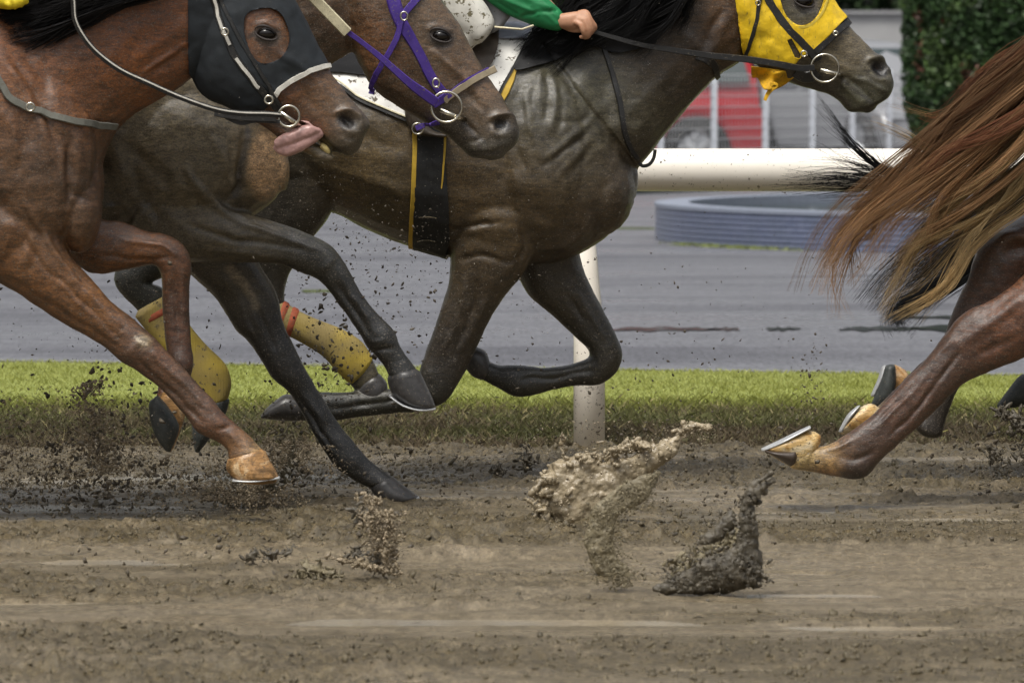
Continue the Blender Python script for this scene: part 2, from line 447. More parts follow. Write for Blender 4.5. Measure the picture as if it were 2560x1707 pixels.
# mud material: churned, wet, with pale slicks
def m_mud(name):
    k = N(name)
    v = k.coord((1, 1, 1)); vs = k.coord((.35, 3.2, 1))
    n1 = k.noise(2.0, 3, .5, vs); n2 = k.noise(24, 6, .75, k.coord((1, .5, 1))); n3 = k.noise(110, 4, .8, k.coord((1, .35, 1)))
    c = k.mix(1.0, k.n('ShaderNodeVertexColor', layer_name='col').outputs[0], k.ramp(n1, [(.35, .85), (.65, 1.15)]), 'MULTIPLY')
    c = k.mix(1.0, c, k.ramp(n2, [(.3, .55), (.7, 1.4)]), 'MULTIPLY')
    c = k.mix(1.0, c, k.ramp(n3, [(.3, .55), (.7, 1.5)]), 'MULTIPLY')
    k.set(Base_Color=c, Roughness=k.ramp(n1, [(.38, .55), (.6, .22)]), Specular_IOR_Level=.5)
    k.bump(k.mix(.55, n2, n3), .8, .012)
    return k.m
M_mud = m_mud('wet_mud')
k = N('distant_ground'); k.set(Base_Color=k.ramp(k.noise(2, 4), [(.3, (.05, .05, .052)), (.7, (.075, .073, .072))]), Roughness=.6); M_gnd = k.m
sheet('ground', -700, 700, -120, 1500, -.06, M_gnd, sub=8)

# the racing surface, harrowed into long ridges
def band_of(x, y):
    return np.clip(fbm(np.stack([x*.22+.15*y, y*1.5, x*0], 1), 2, 50)*1.5+.62+1.1*fbm(np.stack([x*1.1, y*4.5, x*0], 1), 4, 51, .6), .12, 1)
def mud_cols(x, y):
    b = band_of(x, y)[:, None]; b = np.clip(b+.6*fbm(np.stack([x*7, y*5, x*0], 1), 4, 52, .65)[:, None], 0, 1)
    c = (1-b)*np.array([.186, .150, .098])+b*np.array([.094, .073, .039])
    return c
def terrain_h(x, y):
    P = np.stack([x*.36, y*4.6, x*0], 1); s = fbm(P, 4, 21, .55)
    P2 = np.stack([x*1.6, y*7, x*0+3], 1); s2 = fbm(P2, 3, 33)
    band = band_of(x, y)
    f = fbm(np.stack([x*17, y*15, x*0+7], 1), 3, 44, .6)
    f2 = fbm(np.stack([x*50, y*42, x*0+7], 1), 2, 61, .6)
    h = .022*s + .009*s2 + band*(.020*np.abs(f)+.018*f+.013*f2+.008) + .0025*f2 + .001*fbm(np.stack([x*110, y*80, x*0], 1), 1, 3)
    return h
TROUGH = []      # (px, py, half length m, half width m, depth)
for (a, b, c, d, e) in [(255, 1398, .17, .10, .035), (420, 1405, .10, .05, .02), (60, 1262, .35, .2, .03), (260, 1196, .42, .28, .034), (440, 1262, .2, .1, .02),
                        (1990, 1480, .22, .07, .034), (2180, 1292, .48, .12, .03), (1960, 1275, .3, .08, .03), (2100, 1562, .30, .10, .03), (820, 1545, .18, .14, .034),
                        (1700, 1663, .2, .08, .032), (1350, 1545, .5, .12, .02), (700, 1180, .5, .3, .01), (2250, 1665, .6, .05, .02), (1920, 1425, .2, .06, .02), (90, 1500, .3, .07, .02)]:
    p = W(a, b, 0)-CAM; t = -CAM[2]/p[2]; q = CAM+p*t; TROUGH.append((q[0], q[1], c, d, e))
_hp = np.random.default_rng(31); PRINTS = [(_hp.uniform(-2.6, 2.6), _hp.uniform(-6.6, 1.6), _hp.uniform(.05, .075), _hp.uniform(.012, .03)) for _ in range(110)]
def ground_h(x, y):
    h = terrain_h(x, y)
    for (a, b, c, d) in PRINTS:                  # hoof prints: a hollow with a pushed-up rim
        m = np.where((np.abs(x-a) < .3) & (np.abs(y-b) < .3))[0]
        if len(m):
            rr = np.hypot((x[m]-a)/c, (y[m]-b)/(c*.9)); h[m] += d*(-np.exp(-rr**4)+.75*np.exp(-((rr-1.45)/.35)**2)*(.5+.5*np.sin(np.arctan2(y[m]-b, x[m]-a)*1.0+a*9)))
    for (a, b, c, d, e) in TROUGH:
        g2 = np.exp(-((x-a)/(c*1.5))**4-((y-b+.22)/(d+.38))**4); h = h*(1-.74*g2)-.003*g2
        g = np.exp(-((x-a)/c)**4-((y-b)/d)**4)
        h = h-.014*g
    return h
xs = np.arange(-3.0, 3.0, .0085); 
ys = np.concatenate([np.arange(-7.6, 2.06, .0125)])
X, Y_ = np.meshgrid(xs, ys); h = ground_h(X.ravel(), Y_.ravel())
nx, ny = len(xs), len(ys); i = np.arange(ny-1)[:, None]*nx; j = np.arange(nx-1)[None]
q = np.stack([i+j, i+j+1, i+j+1+nx, i+j+nx], 2).reshape(-1, 4)
track = mesh_obj('mud_track', np.stack([X.ravel(), Y_.ravel(), h], 1), q, M_mud, cols=mud_cols(X.ravel(), Y_.ravel())); track['kind'] = 'structure'
# coarser continuation of the track on both sides and in front
def coarse(x0, x1, y0, y1, st, name='track_surround'):
    xs = np.arange(x0, x1+st*.5, st); ys = np.arange(y0, y1+st*.25, st*.5); X, Yy = np.meshgrid(xs, ys)
    h = ground_h(X.ravel(), Yy.ravel())-.002; nx = len(xs); ny = len(ys); i = np.arange(ny-1)[:, None]*nx; j = np.arange(nx-1)[None]
    o = mesh_obj(name, np.stack([X.ravel(), Yy.ravel(), h], 1), np.stack([i+j, i+j+1, i+j+1+nx, i+j+nx], 2).reshape(-1, 4), M_mud, cols=mud_cols(X.ravel(), Yy.ravel())); o['kind'] = 'structure'
coarse(3.0, 14, -7.6, 2.04, .05); coarse(-14, -3.0, -7.6, 2.04, .05)
coarse(-14, 14, -22, -7.6, .12)
# water lying in the troughs
k = N('muddy_water'); k.set(Base_Color=k.ramp(k.noise(1.2, 3), [(.35, (.36, .29, .185)), (.65, (.28, .25, .20))]), Roughness=.16, Specular_IOR_Level=.5)
k.bump(k.noise(14, 3, .5, k.coord((1, 4, 1))), .03, .004); M_pud = k.m
for kk, (a, b, c, d, e) in enumerate(TROUGH):
    n = 40; V = [(a, b, -.0078-.0004*kk)]
    for m_ in range(n):
        t = 2*math.pi*m_/n; rr = 1.25+.16*math.sin(3*t+kk)+.12*math.sin(7*t+2*kk)+.08*math.sin(13*t)
        V.append((a+c*rr*math.cos(t), b+d*rr*math.sin(t), V[0][2]))
    o = mesh_obj('puddle', V, [(0, 1+m_, 1+(m_+1) % n) for m_ in range(n)], M_pud, smooth=False); o['kind'] = 'structure'

# clods thrown on to the surface
def octa(n, rnd, C, S, stretch=(1, 1, 1), colr=None):
    """n lumpy little stones/clods as one mesh"""
    ico = bmesh.new(); bmesh.ops.create_icosphere(ico, subdivisions=1, radius=1); iv = np.array([v.co[:] for v in ico.verts]); iff = np.array([[v.index for v in f.verts] for f in ico.faces]); ico.free()
    m = len(iv)
    V = iv[None]*(1+.38*rnd.normal(size=(n, m, 1))).clip(.35, 1.9)*np.array(stretch)*(.6+.8*rnd.random((n, 1, 3)))
    an = rnd.random(n)*6.28; ca, sa = np.cos(an)[:, None], np.sin(an)[:, None]
    Vr = V.copy(); Vr[..., 0] = V[..., 0]*ca-V[..., 2]*sa; Vr[..., 2] = V[..., 0]*sa+V[..., 2]*ca
    V = Vr*np.reshape(S, (n, 1, 1))+np.reshape(C, (n, 1, 3))
    Fc = (iff[None]+np.arange(n)[:, None, None]*m).reshape(-1, 3)
    return V.reshape(-1, 3), Fc
rnd = np.random.default_rng(5)
n = 90000; cx = rnd.uniform(-3, 3, n); cy = rnd.uniform(-7.4, 2.0, n)
bandv = band_of(cx, cy); keep = bandv > rnd.uniform(.2, 1.1, n); cx, cy = cx[keep], cy[keep]; n = len(cx)
S = .0018+.0075*rnd.random(n)**4
ch = ground_h(cx, cy)+S*.1
V, Fc = octa(n, rnd, np.stack([cx, cy, ch], 1), S, (1.2, 1, .8))
M_clod = m_plain('clod_mud', (.094, .076, .043), .6, None, var=.45, scale=25, bump=.6)
tag(mesh_obj('mud_clods', V, Fc, M_clod), 'small lumps of wet brown mud strewn over the track', 'mud', kind='stuff')

# verge: dirty bank of rough grass under the rail, bright mown strip behind it
k = N('verge_soil')
c = k.ramp(k.noise(6, 5, .7), [(.35, (.10, .085, .055)), (.65, (.115, .13, .045))]); k.set(Base_Color=c, Roughness=.8).bump(k.noise(60, 4), .6, .02); M_verge = k.m
k = N('lawn_soil'); k.set(Base_Color=k.ramp(k.noise(9, 5, .7), [(.3, (.19, .22, .045)), (.7, (.28, .31, .07))]), Roughness=.85).bump(k.noise(90, 3), .5, .01); M_lawn = k.m
def edge_y(x): return 7.3 - x*.27        # far edge of the lawn, not quite parallel to the rail
V = []; Fc = []
xsn = np.linspace(-16, 16, 65)
for a in xsn: V += [(a, 2.02, -.02), (a, 2.3, .02), (a, 3.6, .035)]
for i_ in range(64):
    for j_ in range(2): Fc.append((i_*3+j_, i_*3+3+j_, i_*3+4+j_, i_*3+1+j_))
mesh_obj('verge_bank', V, Fc, M_verge)['kind'] = 'structure'
V = []; Fc = []
for a in xsn: V += [(a, 3.6, .035), (a, 4.2, .03), (a, edge_y(a), .022)]
for i_ in range(64):
    for j_ in range(2): Fc.append((i_*3+j_, i_*3+3+j_, i_*3+4+j_, i_*3+1+j_))
mesh_obj('lawn_strip', V, Fc, M_lawn)['kind'] = 'structure'
def m_grass(name, rough=.6):
    k = N(name); a = k.n('ShaderNodeVertexColor', layer_name='col').outputs[0]
    k.set(Base_Color=a, Roughness=rough, Specular_IOR_Level=.3); k.b.inputs['Transmission Weight'].default_value = 0.0; return k.m
M_blade = m_grass('grass_blade')
def blades(name, n, fx, hgt, wid, colf, label, seed, lean=.5):
    r_ = np.random.default_rng(seed); x, y, z = fx(r_, n); n = len(x)
    h = hgt*(.5+r_.random(n)); a = r_.random(n)*6.28; w_ = wid*(.6+r_.random(n)*.8); l1 = r_.normal(size=n)*lean*h; l2 = r_.normal(size=n)*lean*h*.6
    dx, dy = np.cos(a)*w_, np.sin(a)*w_*.6
    b = np.stack([x, y, z], 1)
    V = np.stack([b-np.stack([dx, dy, 0*x], 1), b+np.stack([dx, dy, 0*x], 1), b+np.stack([l1*.4+dx*.6, l2*.4, h*.6], 1), b+np.stack([l1, l2, h], 1)], 1)
    Fc = np.array([[0, 1, 2], [0, 2, 3]])[None]+np.arange(n)[:, None, None]*4
    c = colf(r_, x, y, n)
    return tag(mesh_obj(name, V.reshape(-1, 3), Fc.reshape(-1, 3), M_blade, smooth=False, cols=np.repeat(c, 4, 0)), label, 'grass', kind='stuff')
def fx_bank(r_, n):
    x = r_.uniform(-4.2, 4.2, n); y = 2.04+2.3*r_.random(n)**1.3
    y = np.where(r_.random(n) < .1, 2.03+.1*r_.random(n), y)
    return x, y, np.interp(y, [2.02, 2.3, 4.4], [-.02, .02, .035])
def cf_bank(r_, x, y, n):
    t = np.clip(fbm(np.stack([x*3, y*3, x*0], 1), 3, 8)*1.6+.5+(y-3.2)*.55, 0, 1)[:, None]
    t = np.clip(t+r_.normal(size=(n, 1))*.25, 0, 1)
    c = (1-t)*np.array([.105, .080, .050])+t*np.array([.085, .088, .030])
    t2 = np.clip((y[:, None]-3.45)/.8+r_.normal(size=(n, 1))*.2, 0, 1); c = c*(1-t2)+t2*np.array([.19, .205, .045])
    dry = r_.random(n) < .05; c[dry] = (.26, .22, .11)
    return c*(.6+.8*r_.random((n, 1)))
blades('verge_grass', 70000, fx_bank, .034, .003, cf_bank, 'rough muddy dark grass along the foot of the white rail', 3, .6)
def fx_lawn(r_, n):
    x = r_.uniform(-4.4, 4.4, n); y = 4.0+(edge_y(x)-4.0)*r_.random(n); return x, y, 0*x+.025
def cf_lawn(r_, x, y, n):
    t = np.clip(fbm(np.stack([x*2, y*4, x*0], 1), 3, 18)+.5, 0, 1)[:, None]
    return ((1-t)*np.array([.20, .215, .042])+t*np.array([.28, .30, .085]))*(.75+.5*r_.random((n, 1)))
blades('lawn_grass', 90000, fx_lawn, .013, .0024, cf_lawn, 'bright yellow green mown grass strip beyond the rail', 4, .6)

# wet asphalt apron
k = N('wet_asphalt')
vs = k.coord((.16, .62, 1)); st = k.noise(1.0, 3, .5, vs, 1.0); gr = k.noise(55, 5, .8, k.coord((1, .10, 1)))
c = k.mix(1.0, k.ramp(st, [(.32, (.085, .086, .098)), (.66, (.17, .17, .186))]), k.ramp(gr, [(.3, .5), (.7, 1.6)]), 'MULTIPLY')  # pale streaks put the wet sky sheen into the base colour
k.set(Base_Color=c, Roughness=k.ramp(st, [(.34, .62), (.5, .46), (.64, .26)]), Specular_IOR_Level=.6)
k.bump(gr, .5, .006); M_asph = k.m
V = []; Fc = []
xa = np.linspace(-60, 60, 49)
for a in xa: V += [(a, edge_y(min(max(a, -16), 16))+.0, .006), (a, 60, .006), (a, 200, .006)]
for i_ in range(48):
    for j_ in range(2): Fc.append((i_*3+j_, i_*3+3+j_, i_*3+4+j_, i_*3+1+j_))
mesh_obj('asphalt_apron', V, Fc, M_asph, smooth=False)['kind'] = 'structure'
# kerb line between lawn and asphalt
V = []; Fc = []
for a in xsn:
    e = edge_y(a); V += [(a, e-.02, -.05), (a, e-.02, .03), (a, e+.10, .03), (a, e+.10, -.05)]
for i_ in range(64):
    for j_ in range(3): Fc.append((i_*4+j_, i_*4+4+j_, i_*4+5+j_, i_*4+1+j_))
mesh_obj('kerb', V, Fc, m_plain('kerb_concrete', (.2, .2, .2), .6), smooth=False)['kind'] = 'structure'
k = N('puddle_water'); k.set(Base_Color=(.05, .05, .052), Roughness=.11, Specular_IOR_Level=.6); k.bump(k.noise(3, 2, .5, k.coord((.3, 2, 1))), .03, .01); M_wat = k.m
def on_ground(px, py, z=0):
    p = W(px, py, 0)-CAM; return CAM+p*((z-CAM[2])/p[2])
def puddle(x0, x1, ya, yb, seed):
    r_ = random.Random(seed); V = [tuple(on_ground((x0+x1)/2, (ya+yb)/2, .0105))]; n = 60
    for i in range(n):
        t = 2*math.pi*i/n; e = .85+.15*math.sin(3*t+seed)+.1*math.sin(7*t+seed*2)
        s = math.sin(t); c = math.cos(t)
        p = on_ground((x0+x1)/2+(x1-x0)/2*c*(1+.12*math.sin(5*t+seed)), (ya+yb)/2+(yb-ya)/2*s*e*(.8+.35*math.sin(9*t+seed*3)), .0105); V.append(tuple(p))
    o = mesh_obj('puddle', V, [(0, 1+i, 1+(i+1) % n) for i in range(n)], M_wat, smooth=False); o['kind'] = 'structure'
puddle(1530, 1790, 815, 829, 1); puddle(1770, 1850, 817, 827, 5); puddle(1915, 2000, 816, 827, 2); puddle(2100, 2290, 814, 829, 7); puddle(2260, 2700, 809, 832, 3); puddle(2230, 2600, 788, 798, 4)

# white running rail
M_rail = N('cream_paint'); k = M_rail
sp = k.ramp(k.noise(55, 4, .7), [(.635, 0.0), (.655, 1.0)]); dirt = k.ramp(k.noise(6, 4), [(.45, 0.0), (.85, .3)])
c = k.mix(dirt, (.90, .85, .76), (.76, .68, .56)); c = k.mix(sp, c, (.12, .09, .06)); k.set(Base_Color=c, Roughness=.32); M_rail = k.m
k = N('post_paint'); sp = k.ramp(k.noise(48, 4, .75), [(.60, 0.0), (.62, 1.0)]); 
tc = k.n('ShaderNodeTexCoord'); sx = k.n('ShaderNodeSeparateXYZ'); k.l(tc.outputs['Object'], sx.inputs[0])
hg = k.ramp(sx.outputs[2], [(.05, 1.0), (.42, .0)]); mm = k.n('ShaderNodeMath', operation='MULTIPLY'); k.l(sp, mm.inputs[0]); k.l(hg, mm.inputs[1])
k.set(Base_Color=k.mix(mm.outputs[0], (.90, .84, .74), (.11, .085, .055)), Roughness=.35); M_post = k.m
pt = W(1473, 1122, 2.0); top = W(1473, 425, 2.0)
rail = thing('running_rail', (pt[0], 2.0, 0), 'cream white tubular running rail with mud specks on a leaning post', 'rail')
V, Fc = tube([(x, 2.0, top[2]) for x in np.linspace(-16, 16, 33)], .078, 32); mesh_obj('top_rail', V, Fc, M_rail, rail)
for xx in (-9.8, -4.6, pt[0], 5.6, 10.8):
    dx = xx-pt[0]
    a = np.array([xx, 2.0, -.05]); b = W(1473, 800, 2.0)-np.array([0, 0, 0]); b = np.array([xx, 2.0, .40]); c = np.array([xx-.045, 2.10, top[2]-.05])
    V, Fc = tube([a, b+[0, 0, .0], (b*.6+c*.4)+np.array([-.0, -.0, 0]), c], [.0575, .0575, .054, .05], 24); mesh_obj('post', V, Fc, M_post, rail)

# round tiled pond
PC = (5.6, 27.9); PR = 4.45; PH = .29
pond = thing('garden_pond', (PC[0], PC[1], 0), 'low round pond wall of blue tile courses standing on the wet asphalt', 'pond')
def lathe(prof, c, n=160):
    V = []; Fc = []
    for i in range(n):
        t = 2*math.pi*i/n
        for (r_, z) in prof: V.append((c[0]+r_*math.cos(t), c[1]+r_*math.sin(t), z))
    m = len(prof)
    for i in range(n):
        for j in range(m-1): Fc.append((i*m+j, ((i+1) % n)*m+j, ((i+1) % n)*m+j+1, i*m+j+1))
    return V, Fc
k = N('blue_tile'); br = k.noise(5, 3); c = k.ramp(k.noise(26, 4, .8), [(.35, (.085, .105, .17)), (.65, (.17, .19, .27))]); c = k.mix(k.ramp(br, [(.4, 0.0), (.7, .3)]), c, (.09, .11, .14)); k.set(Base_Color=c, Roughness=.3); M_tile = k.m
M_grout = m_plain('tile_grout', (.05, .055, .065), .8)
nc = 7; ch_ = PH/nc; prof = []
for i in range(nc):
    z0 = i*ch_; prof += [(PR, z0+.007), (PR+.006, z0+.011), (PR+.006, z0+ch_-.010), (PR, z0+ch_-.004)]
V, Fc = lathe([(PR-.012, -.02), (PR-.012, PH-.005)], PC); mesh_obj('grout', V, Fc, M_grout, pond, False)
V, Fc = lathe(prof, PC); mesh_obj('tiled_wall', V, Fc, M_tile, pond, False)
M_cap = m_plain('pond_coping', (.26, .29, .36), .4)
V, Fc = lathe([(PR+.012, PH-.02), (PR+.014, PH+.008), (PR-.26, PH+.008), (PR-.26, PH-.2)], PC); mesh_obj('coping', V, Fc, M_cap, pond, False)
V, Fc = lathe([(PR-.25, PH-.06), (.01, PH-.06)], PC); k = N('pond_water'); k.set(Base_Color=(.02, .035, .025), Roughness=.08); k.bump(k.noise(5, 3), .2, .02); mesh_obj('pond_water', V, Fc, k.m, pond, False)
def fx_moss(r_, n):
    t = r_.normal(size=n)*.10+math.pi*1.165; rr = PR+.02+.22*r_.random(n)**2
    return PC[0]+rr*np.cos(t), PC[1]+rr*np.sin(t), 0*t+.005
blades('moss_tuft', 500, fx_moss, .02, .008, lambda r_, x, y, n: np.array([.16, .19, .05])*(.6+.8*r_.random((n, 1))), 'green weeds growing at the foot of the blue pond wall', 9, .8)
for (a, b, c_) in ((1545, 575, 90), (760, 733, 110)):
    def fx_l(r_, n, a=a, b=b, c_=c_):
        p = on_ground(a, b); q = on_ground(a+c_, b); x = p[0]+(q[0]-p[0])*r_.random(n)*1.0; return x, p[1]+r_.normal(size=n)*.03, 0*x+.006
    blades('weeds', 500, fx_l, .012, .01, lambda r_, x, y, n: np.array([.13, .16, .05])*(.6+.8*r_.random((n, 1))), 'line of low green weeds in a seam of the asphalt', 10, .8)

# wire mesh fence on a kerb
M_wpost = m_plain('galvanised_post', (.62, .65, .70), .45, var=.06)
M_wire = m_plain('white_wire', (.42, .43, .44), .5, var=.05)
fpx = [1100, 1230, 1364, 1510, 1651, 1785, 1913, 2030, 2130, 2222, 2310, 2395, 2475, 2550, 2620]
fd = [40+i*1.15 for i in range(len(fpx))]
fence = thing('mesh_fence', (0, 45, 0), 'white wire mesh fence with pale posts in front of the parked cars', 'fence')
ft = []
for a, b in zip(fpx, fd):
    t = W(a, 300, b); ft.append((t[0], b))
FH = 1.28
V, Fc = [], []
for i, (x, y) in enumerate(ft):
    v, f = box(x-.035, x+.035, y-.035, y+.035, 0, FH+.04); mesh_obj('post', v, f, M_wpost, fence, False)
for i in range(len(ft)-1):
    (x0, y0), (x1, y1) = ft[i], ft[i+1]
    for z in np.arange(.10, FH, .117):
        o = len(V); v, f = tube([(x0, y0-.02, z), (x1, y1-.02, z)], .0062, 4); V += v; Fc += [tuple(q+o for q in g) for g in f]
    nvt = 16
    for j in range(1, nvt):
        u = j/nvt; o = len(V); v, f = tube([(x0+(x1-x0)*u, y0+(y1-y0)*u-.02, .06), (x0+(x1-x0)*u+.0005, y0+(y1-y0)*u-.02, FH)], .0050, 3); V += v; Fc += [tuple(q+o for q in g) for g in f]
mesh_obj('wire_mesh', V, Fc, M_wire, fence, False)
v, f = [], []
for i in range(len(ft)-1):
    (x0, y0), (x1, y1) = ft[i], ft[i+1]; o = len(v)
    v += [(x0, y0-.1, 0), (x1, y1-.1, 0), (x1, y1-.1, .09), (x0, y0-.1, .09), (x0, y0+.1, 0), (x1, y1+.1, 0), (x1, y1+.1, .09), (x0, y0+.1, .09)]
    f += [(o, o+1, o+2, o+3), (o+3, o+2, o+6, o+7), (o+4, o+7, o+6, o+5)]
mesh_obj('base_kerb', v, f, m_plain('dark_kerb', (.06, .07, .06), .8), fence, False)

# foliage made of leaf faces
M_leaf = m_grass('leaf', .45)
def leaves(name, C, size, colf, parent, seed, flat=.6):
    r_ = np.random.default_rng(seed); n = len(C)
    a = r_.normal(size=(n, 3)); a /= np.linalg.norm(a, axis=1)[:, None]; b = r_.normal(size=(n, 3)); b = np.cross(a, b); b /= np.linalg.norm(b, axis=1)[:, None]
    s = size*(.5+r_.random((n, 1)))
    V = np.stack([C-a*s, C+b*s*flat, C+a*s, C-b*s*flat], 1).reshape(-1, 3)
    Fc = np.arange(n*4).reshape(n, 4)
    return mesh_obj(name, V, Fc, M_leaf, parent, False, np.repeat(colf(r_, C, n), 4, 0))
M_bark = m_plain('bark', (.06, .045, .03), .9, var=.3, bump=.6)
ivy = thing('ivy_column', (5.05, 38, 0), 'tall dark green ivy covered tree beside the chestnut tail', 'tree')
V, Fc = tube([(5.05, 38, -.05), (5.06, 38, 1.2), (5.0, 38, 3.0)], [.16, .13, .08], 12); mesh_obj('trunk', V, Fc, M_bark, ivy)
r_ = np.random.default_rng(12); n = 80000
z = r_.uniform(.3, 3.6, n); th_ = r_.random(n)*6.283
xl = W(2264, 200, 38)[0]; IX = xl+1.15; rad = 1.15
lump = 1+.10*fbm(np.stack([np.cos(th_)*2.2, np.sin(th_)*2.2, z*2.0], 1), 3, 4)+.05*fbm(np.stack([np.cos(th_)*8, np.sin(th_)*8, z*8], 1), 2, 14)
rr = rad*lump*np.clip(.82+.22*np.clip(z-.25, 0, .9), 0, 1.02)*(1-.16*r_.random(n)**2)
C = np.stack([IX+rr*np.cos(th_), 38+rr*np.sin(th_), z], 1)
def cf_ivy(r_, C, n):
    t = fbm(C*3, 3, 40); c = np.tile(np.array([.030, .060, .020]), (n, 1)); c[t > .12] = (.05, .085, .025)
    rd = fbm(C*2.2, 2, 90) > .33; c[rd & (r_.random(n) < .6)] = (.11, .045, .03)
    return c*(.5+1.0*r_.random((n, 1)))
leaves('crown', C, .026, cf_ivy, ivy, 1)
V, Fc = tube([(IX, 38, .35), (IX, 38, 1.2), (IX, 38, 3.5)], [rad*.65, rad*.78, rad*.78], 20); mesh_obj('inner_twigs', V, Fc, m_plain('twigs', (.012, .018, .010), .9), ivy)

# concrete wall and the clipped trees behind it
wall = mesh_obj('boundary_wall', *box(-45, 60, 92, 92.3, 0, 2.30), m_plain('wall_concrete', (.34, .34, .34), .8, var=.08, scale=2), None, False)
tag(wall, 'long pale grey concrete wall behind the silver car', 'wall')
v, f = box(-45, 60, 91.9, 92.4, 2.305, 2.36); adopt(mesh_obj('coping', v, f, m_plain('coping', (.3, .3, .31), .8), None, False), wall)
for i in range(9):
    hx = -9+i*3.3; hy = 99+(i % 2)*1.2
    hd = thing('hedge_tree', (hx, hy, 0), 'broad dark green evergreen tree rising above the grey wall', 'tree', 'evergreens behind the concrete wall')
    V, Fc = tube([(hx, hy, -.05), (hx+.1, hy, 2.0), (hx, hy, 4.6)], [.2, .16, .08], 10); mesh_obj('trunk', V, Fc, M_bark, hd)
    n = 9000; u = r_.normal(size=(n, 3)); u /= np.linalg.norm(u, axis=1)[:, None]
    lum = 1+.25*fbm(u*2.5+i*7, 3, i)
    C = np.array([hx, hy, 4.2])+u*np.array([2.2, 1.7, 2.9])*(lum*(1-.3*r_.random(n)**2))[:, None]; C = C[C[:, 2] > .5]
    leaves('crown', C, .12, lambda r_, C, n: np.array([.035, .06, .025])*(.4+1.2*r_.random((n, 1)))*(1+.5*fbm(C*.9, 2, 3))[:, None], hd, 20+i)

